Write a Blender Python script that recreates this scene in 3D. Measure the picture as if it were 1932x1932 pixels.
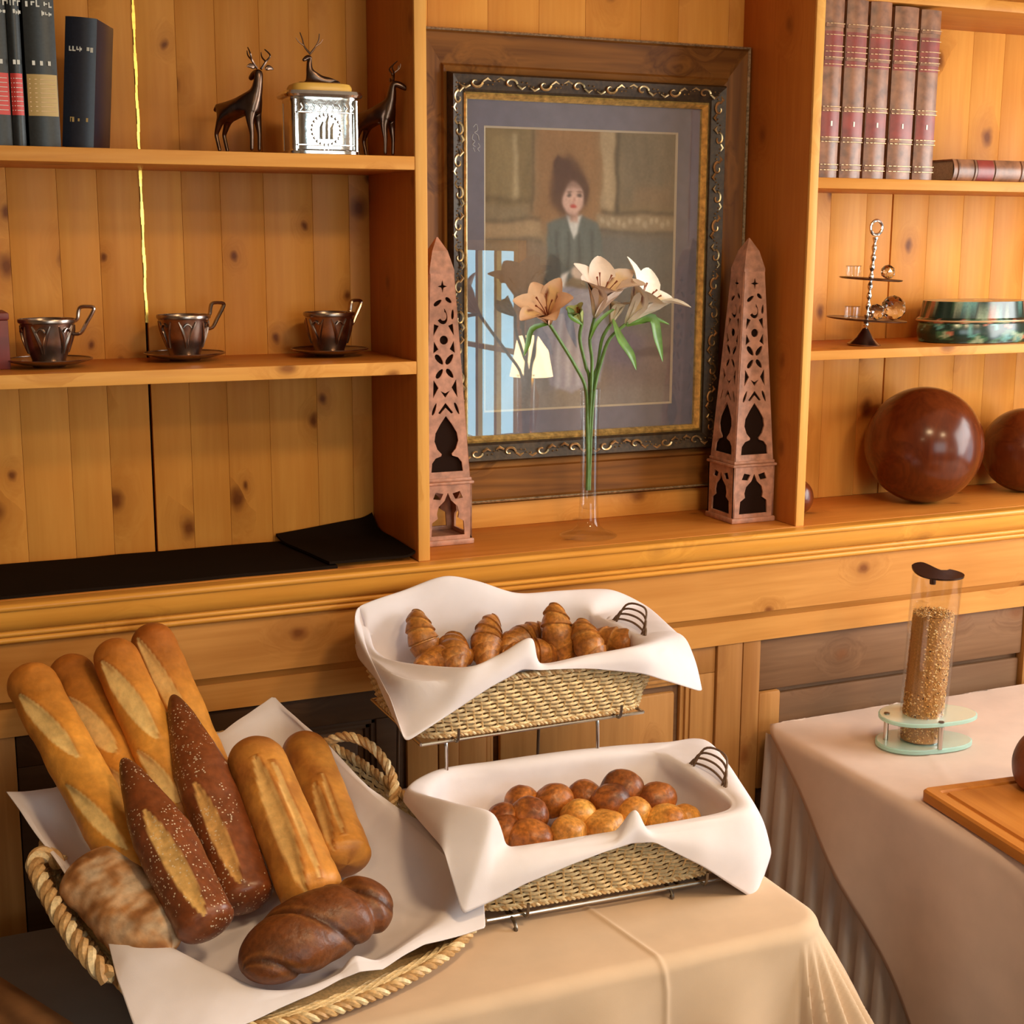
import bpy, bmesh, math, random
import numpy as np
from mathutils import Vector, Matrix, noise as mnoise

random.seed(7); RNG = np.random.default_rng(7)
S = bpy.context.scene
for o in list(bpy.data.objects): bpy.data.objects.remove(o)
COL = S.collection
PI = math.pi
R = math.radians

# ------------------------------------------------------------------ camera
CF, CP, CY, CR = 2707.3, R(10.8867), R(24.0398), R(.2097)
CPOS = np.array([-.93116, -2.53023, .61435])
_c, _s = math.cos(CY), math.sin(CY)
FW = np.array([_s*math.cos(CP), _c*math.cos(CP), -math.sin(CP)])
_r0 = np.array([_c, -_s, 0.]); _u0 = np.cross(_r0, FW)
RT = math.cos(CR)*_r0 + math.sin(CR)*_u0
UP = np.cross(RT, FW)
cam = bpy.data.cameras.new('camera'); camo = bpy.data.objects.new('camera', cam); COL.objects.link(camo)
cam.sensor_width = 36; cam.lens = 36*CF/1932; cam.clip_start = .05
M = Matrix((RT, UP, -FW)).transposed().to_4x4(); M.translation = Vector(CPOS); camo.matrix_world = M
S.camera = camo
S.view_settings.view_transform = 'Standard'; S.view_settings.look = 'None'
S.view_settings.gamma = 1; S.view_settings.use_curve_mapping = False
S.view_settings.exposure = 0.46
S.cycles.use_denoising = True
S.cycles.max_bounces = 8; S.cycles.transparent_max_bounces = 12

# ------------------------------------------------------------------ world and lights
W = bpy.data.worlds.new('sky'); S.world = W; W.use_nodes = True
bg = W.node_tree.nodes['Background']; bg.inputs[0].default_value = (.62, .80, 1, 1); bg.inputs[1].default_value = 1.0

def area(name, loc, aim, sx, sy, power, color, spread=180):
    l = bpy.data.lights.new(name, 'AREA'); l.shape = 'RECTANGLE'; l.size = sx; l.size_y = sy
    l.energy = power; l.color = color; l.spread = R(spread)
    o = bpy.data.objects.new(name, l); COL.objects.link(o); o.location = loc
    o.rotation_euler = (Vector(aim)-Vector(loc)).to_track_quat('-Z', 'Y').to_euler()
    return o
# daylight through the right wall windows, added warm rear fill, warm ceiling lamps
area('daylight_side_window', (2.40, -1.10, .40), (.4, -.6, -.15), 1.5, 1.3, 46, (1, .92, .84))
area('rear_fill_light', (.55, -5.15, .55), (.2, 0, .1), 2.2, 1.8, 22, (1, .80, .58))  # added warm rear fill, sized so the silver box mirrors it
LAMPS = [(.25, -1.75, 1.45), (1.2, -2.7, 1.45), (-1.5, -2.9, 1.45)]
LAMP_POWER = [15, 20, 6.5]

# ------------------------------------------------------------------ helpers
def at(px, py, ax, val):
    d = FW + RT*(px-966)/CF - UP*(py-966)/CF
    i = 'xyz'.index(ax)
    return CPOS + d*(val-CPOS[i])/d[i]
def atn(px, py, p0, n):
    d = FW + RT*(px-966)/CF - UP*(py-966)/CF
    p0 = np.array(p0, float); n = np.array(n, float)
    return CPOS + d*(n@(p0-CPOS))/(n@d)

def tag(o, label=None, cat=None, group=None, kind=None):
    if label: o['label'] = label
    if cat: o['category'] = cat
    if group: o['group'] = group
    if kind: o['kind'] = kind
    return o
def thing(name, label, cat, loc=(0, 0, 0), rz=0, group=None):
    o = bpy.data.objects.new(name, None); COL.objects.link(o); o.location = loc; o.rotation_euler = (0, 0, rz)
    o.empty_display_size = .02
    return tag(o, label, cat, group)
def copy_thing(o, parent=None):
    c = o.copy(); COL.objects.link(c); c.parent = parent
    for ch in list(o.children): copy_thing(ch, c)
    return c

class MB:
    def __init__(s): s.v = []; s.f = []; s.c = []
    def add(s, vs, fs, col=None):
        n = len(s.v); s.v += [tuple(p) for p in vs]; s.f += [tuple(i+n for i in f) for f in fs]
        if col is not None:
            if len(col) == len(vs) and not isinstance(col[0], float): s.c += [tuple(k) for k in col]
            else: s.c += [tuple(col)]*len(vs)
        return s
    def box(s, a, b, col=None, bev=0):
        x0, y0, z0 = a; x1, y1, z1 = b
        if bev:
            bm = bmesh.new(); bmesh.ops.create_cube(bm, size=1)
            for v in bm.verts: v.co = Vector(((x0+x1)/2+v.co.x*(x1-x0), (y0+y1)/2+v.co.y*(y1-y0), (z0+z1)/2+v.co.z*(z1-z0)))
            bmesh.ops.bevel(bm, geom=bm.edges[:], offset=bev, segments=2, profile=.5, affect='EDGES')
            bm.verts.index_update()
            vs = [v.co[:] for v in bm.verts]; fs = [[v.index for v in f.verts] for f in bm.faces]; bm.free()
            return s.add(vs, fs, col)
        vs = [(x0, y0, z0), (x1, y0, z0), (x1, y1, z0), (x0, y1, z0), (x0, y0, z1), (x1, y0, z1), (x1, y1, z1), (x0, y1, z1)]
        return s.add(vs, [(3, 2, 1, 0), (4, 5, 6, 7), (0, 1, 5, 4), (1, 2, 6, 5), (2, 3, 7, 6), (3, 0, 4, 7)], col)
    def tube(s, path, r, n=8, closed=False, col=None, up=None, flat=1.0):
        P = np.array(path, float); k = len(P)
        rr = np.broadcast_to(np.array(r, float), (k,))
        T = np.gradient(P, axis=0)
        if closed: T = np.roll(P, -1, 0)-np.roll(P, 1, 0)
        T /= np.linalg.norm(T, axis=1)[:, None]+1e-12
        u = np.array(up if up is not None else ((0, 0, 1) if abs(T[0][2]) < .9 else (1, 0, 0)), float)
        vs = []; fs = []
        for i in range(k):
            u = u-T[i]*(u@T[i]); u /= np.linalg.norm(u)+1e-12; w = np.cross(T[i], u)
            for j in range(n):
                a = 2*PI*j/n; vs.append(P[i]+rr[i]*(math.cos(a)*u*flat+math.sin(a)*w))
        m = k if closed else k-1
        for i in range(m):
            i2 = (i+1) % k
            for j in range(n):
                j2 = (j+1) % n; fs.append((i*n+j, i*n+j2, i2*n+j2, i2*n+j))
        if not closed:
            fs.append(tuple(range(n-1, -1, -1))); fs.append(tuple((k-1)*n+j for j in range(n)))
        return s.add(vs, fs, col)
    def lathe(s, prof, n=32, c=(0, 0, 0), sx=1, sy=1, col=None, closed=False):
        vs = []; fs = []; k = len(prof)
        for r, z in prof:
            for j in range(n):
                a = 2*PI*j/n; vs.append((c[0]+r*math.cos(a)*sx, c[1]+r*math.sin(a)*sy, c[2]+z))
        for i in range(k-1 if not closed else k):
            i2 = (i+1) % k
            for j in range(n):
                j2 = (j+1) % n; fs.append((i*n+j, i*n+j2, i2*n+j2, i2*n+j))
        if not closed:
            if prof[0][0] > 1e-6: fs.append(tuple(range(n-1, -1, -1)))
            if prof[-1][0] > 1e-6: fs.append(tuple((k-1)*n+j for j in range(n)))
        return s.add(vs, fs, col)
    def grid(s, P, col=None, close_u=False, close_v=False):
        P = np.array(P, float); a, b = P.shape[:2]
        fs = []
        for i in range(a if close_u else a-1):
            for j in range(b if close_v else b-1):
                i2, j2 = (i+1) % a, (j+1) % b
                fs.append((i*b+j, i*b+j2, i2*b+j2, i2*b+j))
        cc = None if col is None else [tuple(k) for k in np.array(col).reshape(-1, np.array(col).shape[-1])]
        return s.add([tuple(p) for p in P.reshape(-1, 3)], fs, cc)
    def prism(s, poly, y0, y1, col=None):           # polygon in (x,z), extruded in y
        n = len(poly); vs = [(x, y0, z) for x, z in poly]+[(x, y1, z) for x, z in poly]
        fs = [tuple(range(n)), tuple(range(2*n-1, n-1, -1))]+[(i, i+n, (i+1) % n+n, (i+1) % n) for i in range(n)]
        return s.add(vs, fs, col)
    def build(s, name, mat, parent=None, smooth=35, kind=None, label=None, fix=True):
        me = bpy.data.meshes.new(name); me.from_pydata(s.v, [], s.f)
        if s.c:
            at_ = me.color_attributes.new('Col', 'FLOAT_COLOR', 'POINT')
            c = np.ones((len(s.v), 4), np.float32); c[:, :3] = np.array(s.c)[:, :3]; at_.data.foreach_set('color', c.ravel())
        if fix:
            bm = bmesh.new(); bm.from_mesh(me); bmesh.ops.recalc_face_normals(bm, faces=bm.faces); bm.to_mesh(me); bm.free()
        if smooth: me.shade_smooth(); me.set_sharp_from_angle(angle=R(smooth))
        if mat is not None: me.materials.append(mat)
        o = bpy.data.objects.new(name, me); COL.objects.link(o); o.parent = parent
        if kind: o['kind'] = kind
        if label: o['label'] = label
        return o

def cr(P, m, closed=True):
    """Catmull-Rom through key points P (k,dim), m samples."""
    P = np.array(P, float); k = len(P)
    t = np.linspace(0, k, m, endpoint=False) if closed else np.linspace(0, k-1, m)
    i = np.floor(t).astype(int); 
    if not closed: i = np.minimum(i, k-2)
    f = (t-i)[:, None]
    g = (lambda q: P[q % k]) if closed else (lambda q: P[np.clip(q, 0, k-1)])
    a, b, c, d = g(i-1), g(i), g(i+1), g(i+2)
    return .5*((2*b)+(c-a)*f+(2*a-5*b+4*c-d)*f*f+(3*b-a-3*c+d)*f**3)

def noise3(p, sc, seed=0):
    """smooth noise of points (n,3), about -1..1"""
    p = np.array(p, float)*(sc/4.5)+np.array((seed*7.31, seed*3.17, seed*1.93))
    f = mnoise.noise
    return np.array([f(Vector(q)) for q in p])*1.5+.45*np.array([f(Vector(q)) for q in p*2.3])

# ------------------------------------------------------------------ materials
def newmat(name):
    m = bpy.data.materials.new(name); m.use_nodes = True; nt = m.node_tree
    return m, nt, nt.nodes['Principled BSDF']
def N(nt, typ, **kw):
    n = nt.nodes.new(typ)
    for k, v in kw.items():
        if k in n.inputs.keys() if isinstance(k, str) else False: n.inputs[k].default_value = v
        else: setattr(n, k, v)
    return n
def ramp(nt, fac, stops, interp='LINEAR'):
    r = nt.nodes.new('ShaderNodeValToRGB'); r.color_ramp.interpolation = interp
    e = r.color_ramp.elements
    while len(e) < len(stops): e.new(.5)
    for q, (p, c) in zip(e, stops): q.position = p; q.color = (*c, 1) if len(c) == 3 else c
    nt.links.new(fac, r.inputs[0]); return r.outputs[0]
def mixc(nt, fac, a, b, mode='MIX'):
    n = nt.nodes.new('ShaderNodeMix'); n.data_type = 'RGBA'; n.blend_type = mode
    for s, v in ((n.inputs[0], fac), (n.inputs[6], a), (n.inputs[7], b)):
        if hasattr(v, 'is_output'): nt.links.new(v, s)
        else: s.default_value = v if isinstance(v, (int, float)) else (*v, 1)
    return n.outputs[2]
def math_(nt, op, a, b=None, c=None, clamp=False):
    n = nt.nodes.new('ShaderNodeMath'); n.operation = op; n.use_clamp = clamp
    for i, v in enumerate((a, b, c)):
        if v is None: continue
        if hasattr(v, 'is_output'): nt.links.new(v, n.inputs[i])
        else: n.inputs[i].default_value = v
    return n.outputs[0]
def bump(nt, bsdf, h, strength=.2, dist=.002):
    b = nt.nodes.new('ShaderNodeBump'); b.inputs['Strength'].default_value = strength; b.inputs['Distance'].default_value = dist
    nt.links.new(h, b.inputs['Height']); nt.links.new(b.outputs[0], bsdf.inputs['Normal'])
def coords(nt, scale, shift=True):
    tc = nt.nodes.new('ShaderNodeTexCoord'); oi = nt.nodes.new('ShaderNodeObjectInfo')
    mp = nt.nodes.new('ShaderNodeMapping'); mp.inputs['Scale'].default_value = scale
    if shift:
        cx = nt.nodes.new('ShaderNodeCombineXYZ')
        for i, k in enumerate((17.3, 5.1, 29.7)):
            nt.links.new(math_(nt, 'MULTIPLY', oi.outputs['Random'], k), cx.inputs[i])
        ad = nt.nodes.new('ShaderNodeVectorMath'); nt.links.new(tc.outputs['Object'], ad.inputs[0]); nt.links.new(cx.outputs[0], ad.inputs[1])
        nt.links.new(ad.outputs[0], mp.inputs[0])
    else: nt.links.new(tc.outputs['Object'], mp.inputs[0])
    return mp.outputs[0], oi.outputs['Random']

def plain(name, c, rough=.5, metal=0, spec=.5, var=0, vscale=40, bumps=0, coat=0):
    m, nt, b = newmat(name)
    b.inputs['Roughness'].default_value = rough; b.inputs['Metallic'].default_value = metal
    b.inputs['Specular IOR Level'].default_value = spec; b.inputs['Coat Weight'].default_value = coat
    b.inputs['Base Color'].default_value = (*c, 1)
    if var or bumps:
        v, _ = coords(nt, (1, 1, 1))
        n = N(nt, 'ShaderNodeTexNoise', Scale=vscale, Detail=4.0); nt.links.new(v, n.inputs[0])
        if var:
            nt.links.new(ramp(nt, n.outputs[0], [(.3, tuple(k*(1-var) for k in c)), (.7, tuple(min(1, k*(1+var)) for k in c))]), b.inputs['Base Color'])
        if bumps: bump(nt, b, n.outputs[0], bumps, .002)
    return m

def wood(name, light, dark, axis='Z', flat='Y', rough=.38, knots=1.0, var=.25, coat=.0, spec=.12, grain=1.0, knotcol=(.19, .055, .012)):
    m, nt, b = newmat(name)
    sc = [9., 9., 9.]; sc['XYZ'.index(axis)] = .55
    v, rnd = coords(nt, (1, 1, 1))
    # knots
    ks = [6.5, 6.5, 6.5]; ks['XYZ'.index(axis)] = 4.6
    mk0 = nt.nodes.new('ShaderNodeMapping'); mk0.inputs['Scale'].default_value = ks; nt.links.new(v, mk0.inputs[0])
    sx_ = nt.nodes.new('ShaderNodeSeparateXYZ'); nt.links.new(mk0.outputs[0], sx_.inputs[0]); mk = nt.nodes.new('ShaderNodeCombineXYZ')
    for i, k in enumerate([q for q in range(3) if q != 'XYZ'.index(flat or 'Y')]): nt.links.new(sx_.outputs[k], mk.inputs[i])
    wob = N(nt, 'ShaderNodeTexNoise', Scale=28., Detail=2.); nt.links.new(v, wob.inputs[0])
    ad = nt.nodes.new('ShaderNodeVectorMath'); ad.operation = 'MULTIPLY_ADD'
    nt.links.new(wob.outputs[1], ad.inputs[0]); ad.inputs[1].default_value = (.10, .10, .10); nt.links.new(mk.outputs[0], ad.inputs[2])
    vo = N(nt, 'ShaderNodeTexVoronoi', Scale=1.0); vo.voronoi_dimensions = '2D'; nt.links.new(ad.outputs[0], vo.inputs['Vector'])
    sep = nt.nodes.new('ShaderNodeSeparateColor'); nt.links.new(vo.outputs['Color'], sep.inputs[0])
    has = math_(nt, 'GREATER_THAN', sep.outputs[0], .42)
    size = math_(nt, 'MULTIPLY_ADD', sep.outputs[1], .07, .035)
    rel = math_(nt, 'DIVIDE', vo.outputs['Distance'], size)
    kn = math_(nt, 'MULTIPLY', math_(nt, 'SUBTRACT', 1.35, rel, None, True), has)
    halo = math_(nt, 'MULTIPLY', math_(nt, 'MULTIPLY', math_(nt, 'SUBTRACT', 1, math_(nt, 'DIVIDE', rel, 4.2), None, True), has), .55)
    # grain, bent round the knots
    mp = nt.nodes.new('ShaderNodeMapping'); mp.inputs['Scale'].default_value = sc; nt.links.new(v, mp.inputs[0])
    bend = math_(nt, 'MULTIPLY', halo, .9)
    cb = nt.nodes.new('ShaderNodeCombineXYZ')
    for i in range(3): nt.links.new(bend, cb.inputs[i])
    a2 = nt.nodes.new('ShaderNodeVectorMath'); nt.links.new(mp.outputs[0], a2.inputs[0]); nt.links.new(cb.outputs[0], a2.inputs[1])
    g1 = N(nt, 'ShaderNodeTexNoise', Scale=2.2, Detail=3., Distortion=.5); nt.links.new(a2.outputs[0], g1.inputs[0])
    g2 = N(nt, 'ShaderNodeTexNoise', Scale=11., Detail=4.); nt.links.new(a2.outputs[0], g2.inputs[0])
    rings = math_(nt, 'PINGPONG', math_(nt, 'MULTIPLY', g1.outputs[0], 7.), 1.)
    f = math_(nt, 'ADD', math_(nt, 'MULTIPLY', rings, .26*grain), math_(nt, 'MULTIPLY', g2.outputs[0], .55))
    f = math_(nt, 'ADD', f, math_(nt, 'MULTIPLY', math_(nt, 'SUBTRACT', rnd, .5), var*1.2))
    c = ramp(nt, f, [(.12, light), (.95, dark)])
    big = N(nt, 'ShaderNodeTexNoise', Scale=3.0, Detail=2.); nt.links.new(v, big.inputs[0])
    c = mixc(nt, math_(nt, 'MULTIPLY', math_(nt, 'SUBTRACT', big.outputs[0], .45, None, True), 1.6), c, dark)
    c = mixc(nt, math_(nt, 'MULTIPLY', halo, knots), c, tuple(.55*q+.45*w for q, w in zip(dark, knotcol)))
    c = mixc(nt, math_(nt, 'MULTIPLY', kn, knots, None, True), c, knotcol)
    nt.links.new(c, b.inputs['Base Color'])
    b.inputs['Roughness'].default_value = rough; b.inputs['Coat Weight'].default_value = coat; b.inputs['Coat Roughness'].default_value = .25; b.inputs['Specular IOR Level'].default_value = spec
    bump(nt, b, g2.outputs[0], .08, .0015)
    return m

PL, PD = (.74, .325, .065), (.52, .165, .020)
PINE_V = wood('pine vertical boards', PL, PD, 'Z', 'Y', var=.13, grain=.5)
PINE_X = wood('pine horizontal', (.76, .36, .085), (.52, .18, .026), 'X', 'Y', knots=.8)
PINE_S = wood('pine side boards', (.52, .17, .030), (.36, .095, .012), 'Z', 'X', knots=.6)
PINE_T = wood('pine shelf boards', (.66, .255, .048), (.46, .135, .017), 'X', 'Z', knots=.7)
PINE_E = wood('pine edging', (.82, .43, .12), (.60, .25, .045), 'Z', 'Y', knots=.5)
PINE_M = wood('pine moulding', (.74, .33, .052), (.48, .16, .016), 'X', 'Y', knots=.25, rough=.26, coat=.2)
PINE_F = wood('pine frieze', (.64, .29, .075), (.42, .155, .028), 'X', 'Y', knots=.9)
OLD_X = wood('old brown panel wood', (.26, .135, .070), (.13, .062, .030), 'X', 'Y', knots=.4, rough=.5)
SHADE_X = wood('panel wood with painted shade', (.085, .042, .020), (.045, .020, .010), 'X', 'Y', knots=.3, rough=.5)  # left panels: the shade there is painted in as a darker wood colour
OLD_V = wood('old brown stile wood', (.48, .22, .065), (.28, .105, .026), 'Z', 'Y', knots=.8, rough=.45)
OAK_X = wood('dark oak rail', (.28, .105, .02), (.075, .024, .006), 'X', None, knots=0, rough=.35, grain=1.6)
OAK_Z = wood('dark oak stile', (.28, .105, .02), (.075, .024, .006), 'Z', None, knots=0, rough=.35, grain=1.6)
BOARD = wood('cutting board wood', (.56, .22, .045), (.36, .11, .018), 'Y', None, knots=0, rough=.33)
MAHOG = wood('polished red brown wood', (.17, .034, .007), (.07, .012, .003), 'Z', None, knots=0, rough=.16, coat=.5, grain=1.3)
FRET = plain('fretwork wood', (.42, .19, .115), .5, var=.3, vscale=60)
FRETD = plain('black fretwork shade and backing', (.016, .006, .003), .9, spec=.1)  # near black for shade painted inside the fretwork; also the bookcase back lining

def cloth(name, c, weave=900, rough=.85, var=.05, sheen=.05, spec=.15):
    m, nt, b = newmat(name); v, _ = coords(nt, (1, 1, 1), False)
    n = N(nt, 'ShaderNodeTexNoise', Scale=14., Detail=3.); nt.links.new(v, n.inputs[0])
    nt.links.new(ramp(nt, n.outputs[0], [(.3, tuple(k*(1-var) for k in c)), (.7, tuple(min(1, k*(1+var)) for k in c))]), b.inputs['Base Color'])
    w = N(nt, 'ShaderNodeTexNoise', Scale=float(weave), Detail=1.); nt.links.new(v, w.inputs[0])
    bump(nt, b, w.outputs[0], .12, .0006)
    b.inputs['Roughness'].default_value = rough; b.inputs['Specular IOR Level'].default_value = spec
    b.inputs['Sheen Weight'].default_value = sheen
    return m
NAPKIN = cloth('white napkin linen', (.74, .66, .67))
TCLOTH = cloth('cream tablecloth', (.62, .44, .30))
TCLOTH2 = cloth('ivory tablecloth', (.64, .47, .385))
SKIRT = cloth('ivory pleated skirt cloth', (.54, .44, .40))
GREYC = cloth('dark grey upholstery', (.20, .17, .155))
BLACKC = cloth('black felt', (.014, .008, .005), 500, sheen=0, spec=.02)

def colmat(name, rough=.5, bumps=.3, bscale=60, spk=None, coat=0, spec=.4, mottle=.25):
    """bread and printed things: base colour stored per point, mottled by noise"""
    m, nt, b = newmat(name); a = nt.nodes.new('ShaderNodeAttribute'); a.attribute_name = 'Col'
    v, _ = coords(nt, (1, 1, 1))
    n = N(nt, 'ShaderNodeTexNoise', Scale=float(bscale), Detail=6.); nt.links.new(v, n.inputs[0])
    hi = ramp(nt, n.outputs[0], [(.32, (1-mottle,)*3), (.68, (1+mottle*.5,)*3)])
    c = mixc(nt, 1., a.outputs['Color'], hi, 'MULTIPLY')
    if spk:
        vo = N(nt, 'ShaderNodeTexVoronoi', Scale=320.); nt.links.new(v, vo.inputs['Vector'])
        sc = nt.nodes.new('ShaderNodeSeparateColor'); nt.links.new(vo.outputs['Color'], sc.inputs[0])
        k = math_(nt, 'MULTIPLY', math_(nt, 'LESS_THAN', vo.outputs['Distance'], .42), math_(nt, 'GREATER_THAN', sc.outputs[0], .80))
        n2 = N(nt, 'ShaderNodeTexNoise', Scale=16.); nt.links.new(v, n2.inputs[0])
        k = math_(nt, 'MULTIPLY', k, math_(nt, 'GREATER_THAN', n2.outputs[0], .45))
        c = mixc(nt, math_(nt, 'MULTIPLY', k, .8), c, spk)
    nt.links.new(c, b.inputs['Base Color'])
    b.inputs['Roughness'].default_value = rough; b.inputs['Specular IOR Level'].default_value = spec; b.inputs['Coat Weight'].default_value = coat
    b.inputs['Coat Roughness'].default_value = .3
    if bumps: bump(nt, b, n.outputs[0], bumps, .003)
    return m
BREAD = colmat('baked crust', .5, .3, 110, coat=.08, mottle=.12)
BREADS = colmat('dark crust with salt', .38, .3, 90, spk=(.75, .6, .42), coat=.25)
PASTRY = colmat('glazed pastry', .42, .4, 150, coat=.15, mottle=.4)
RYE = colmat('dark rye crust', .42, .35, 130, mottle=.28, spec=.4)
FLOUR = colmat('floury crust', .7, .6, 55, mottle=.35)
PRINT = colmat('painted paper', .7, .05, 160, mottle=.10)
WICKER = colmat('wicker', .5, .15, 200, mottle=.25)
PETAL = colmat('petals', .5, .0, 80, mottle=.06)
MUESLI = colmat('muesli', .6, .0, 300, mottle=.3)
ENAMEL = colmat('lacquered box', .2, .0, 200, coat=.5, mottle=.2)

CHROME = plain('chrome wire', (.62, .58, .54), .22, 1)
STEEL = plain('dark steel wire', (.20, .17, .14), .35, 1)
PEWTER = plain('old silver', (.36, .27, .22), .27, 1, var=.3, vscale=50)
BRONZE = plain('dark bronze', (.14, .085, .06), .3, 1, var=.3, vscale=50)
SILVER = plain('bright silver', (.80, .78, .76), .16, 1, var=.08, vscale=60, bumps=.25)
GOLD = plain('gold', (.85, .50, .10), .25, 1, var=.2, vscale=120)
YELLOW = plain('yellow enamel', (.75, .42, .08), .35)
GILT = plain('worn gilt', (.80, .50, .16), .34, .7, var=.4, vscale=90)
GILTD = plain('dark antique gilt', (.045, .024, .010), .5, .2, var=.5, vscale=120)
EDGEG = plain('worn silver gilt edge', (.42, .32, .20), .45, .5, var=.5, vscale=160)
MATB = plain('grey violet mount board', (.20, .18, .225), .7, var=.08, vscale=40)
CREAM = plain('cream bevel', (.66, .54, .40), .7)
CLOTHB = plain('black book cloth', (.018, .020, .021), .42, var=.25, vscale=200)
NAVY = plain('dark navy book cloth', (.012, .014, .026), .38, var=.2, vscale=200)
PAPER = plain('book pages', (.42, .30, .19), .8, var=.15, vscale=300)
REDL = plain('red label', (.60, .045, .035), .45)
TANL = plain('tan label', (.52, .34, .12), .45)
INKW = plain('white lettering', (.72, .68, .60), .5)
LEATH = plain('brown leather', (.24, .095, .042), .36, var=.4, vscale=45, bumps=.15)
LEATHR = plain('red leather label', (.23, .030, .018), .38, var=.25, vscale=45)
GOLDT = plain('gold tooling', (.55, .33, .16), .4, .5)
REDBOX = plain('dark red box', (.17, .02, .014), .5, var=.2)
STEM = plain('green stem', (.10, .20, .035), .5, var=.25, vscale=60)
LEAF = plain('green leaf', (.11, .22, .03), .4, var=.25, vscale=60)
STAMEN = plain('stamen', (.25, .06, .02), .6)
LIDM = plain('dark brown lid', (.055, .022, .010), .25, .6)
WALLP = plain('warm plaster', (.34, .25, .17), .9, var=.06, vscale=8)
CEILP = plain('cream ceiling', (.45, .37, .28), .9)
FLOORM = wood('dark floor boards', (.10, .06, .04), (.05, .03, .02), 'Y', 'Z', rough=.4, knots=0)
BROWNC = plain('brown cushion leather', (.30, .14, .055), .6, var=.2, vscale=20)

def glass(name, tint=(1, 1, 1), rough=0., ior=1.45, cap=.75):
    m, nt, b = newmat(name); nt.nodes.remove(b); out = nt.nodes['Material Output']
    t = nt.nodes.new('ShaderNodeBsdfTransparent'); t.inputs[0].default_value = (*tint, 1)
    g = nt.nodes.new('ShaderNodeBsdfGlossy'); g.inputs['Roughness'].default_value = rough
    lw = nt.nodes.new('ShaderNodeLayerWeight'); lw.inputs[0].default_value = .5
    f0 = ((ior-1)/(ior+1))**2; fac = math_(nt, 'MULTIPLY_ADD', math_(nt, 'POWER', lw.outputs['Facing'], 4.5), cap-f0, f0)
    mx = nt.nodes.new('ShaderNodeMixShader'); nt.links.new(fac, mx.inputs[0])
    nt.links.new(t.outputs[0], mx.inputs[1]); nt.links.new(g.outputs[0], mx.inputs[2]); nt.links.new(mx.outputs[0], out.inputs[0])
    return m
PANE = glass('picture glass', (.98, .98, .98), 0, 2.0)
CLEAR = glass('clear glass', (.97, .97, .965), .02, 1.45, .5)
CRYST = glass('crystal', (.93, .92, .92), .03, 1.7)
LENS, _nt, _b = newmat('cut crystal'); _b.inputs['Transmission Weight'].default_value = 1; _b.inputs['Roughness'].default_value = .02; _b.inputs['IOR'].default_value = 1.52
def frosted(name, c):
    m, nt, b = newmat(name); b.inputs['Base Color'].default_value = (*c, 1); b.inputs['Roughness'].default_value = .28
    b.inputs['Transmission Weight'].default_value = .55; b.inputs['IOR'].default_value = 1.3
    return m
GREENG = frosted('green frosted glass', (.62, .88, .80))
def emit(name, c, s):
    m, nt, b = newmat(name); b.inputs['Emission Color'].default_value = (*c, 1); b.inputs['Emission Strength'].default_value = s
    b.inputs['Base Color'].default_value = (*c, 1); return m
LAMPE = emit('lit lamp shade', (1, .74, .36), 7)
SKYP = emit('daylight window pane', (.45, .80, 1.0), 2.6)

# ------------------------------------------------------------------ the room
FZ, CZ = -1.15, 1.6
def struct(name, a, b, m):
    o = MB().box(a, b).build(name, m); o['kind'] = 'structure'; return o
struct('floor', (-3.2, -5.5, FZ-.06), (2.5, .42, FZ), FLOORM)
struct('ceiling', (-3.2, -5.5, CZ), (2.5, .42, CZ+.06), CEILP)
struct('wall_front', (-3.2, .32, FZ), (2.5, .42, CZ), WALLP)
struct('wall_left', (-3.26, -5.5, FZ), (-3.2, .42, CZ), WALLP)
struct('wall_rear', (-3.2, -5.56, FZ), (2.5, -5.5, CZ), WALLP)
struct('wall_right', (2.5, -5.5, FZ), (2.56, .42, CZ), WALLP)
def window(name, origin, along, out, w, h, cols, rows):
    """window on a wall: frame, mullions and lit panes; origin = lower corner"""
    o = bpy.data.objects.new(name, None); COL.objects.link(o); o['kind'] = 'structure'
    A, B, O = np.array(along, float), np.array((0, 0, 1.)), np.array(out, float)
    def bar(mb, u0, u1, v0, v1, d0, d1):
        ps = [np.array(origin)+A*u+B*v+O*d for d in (d0, d1) for u, v in ((u0, v0), (u1, v0), (u1, v1), (u0, v1))]
        mb.add(ps, [(3, 2, 1, 0), (4, 5, 6, 7), (0, 1, 5, 4), (1, 2, 6, 5), (2, 3, 7, 6), (3, 0, 4, 7)])
    fr = MB()
    for u0, u1, v0, v1 in ((-.06, 0, -.06, h+.06), (w, w+.06, -.06, h+.06), (0, w, -.06, 0), (0, w, h, h+.06)): bar(fr, u0, u1, v0, v1, 0, .05)
    fr.build('window_frame', PINE_E, o)
    for i in range(1, cols): mm = MB(); bar(mm, w*i/cols-.02, w*i/cols+.02, 0, h, 0, .04); mm.build('mullion', PINE_E, o)
    for i in range(1, rows): mm = MB(); bar(mm, 0, w, h*i/rows-.015, h*i/rows+.015, 0, .035); mm.build('glazing_bar', PINE_E, o)
    for i in range(cols):
        for j in range(rows):
            p = MB(); bar(p, w*i/cols, w*(i+1)/cols, h*j/rows, h*(j+1)/rows, .004, .010); p.build('pane', SKYP, o)
window('window_1', (2.5, -5.42, -.62), (0, 1, 0), (-1, 0, 0), .86, 1.15, 3, 2)
window('window_2', (2.5, -2.2, -.35), (0, 1, 0), (-1, 0, 0), 1.7, 1.4, 3, 2)
window('unseen_rear_window', (-.75, -5.5, -.35), (1, 0, 0), (0, 1, 0), 2.2, 1.6, 4, 2)  # unseen rear window, made tall so the silver box mirrors it bright
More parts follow.
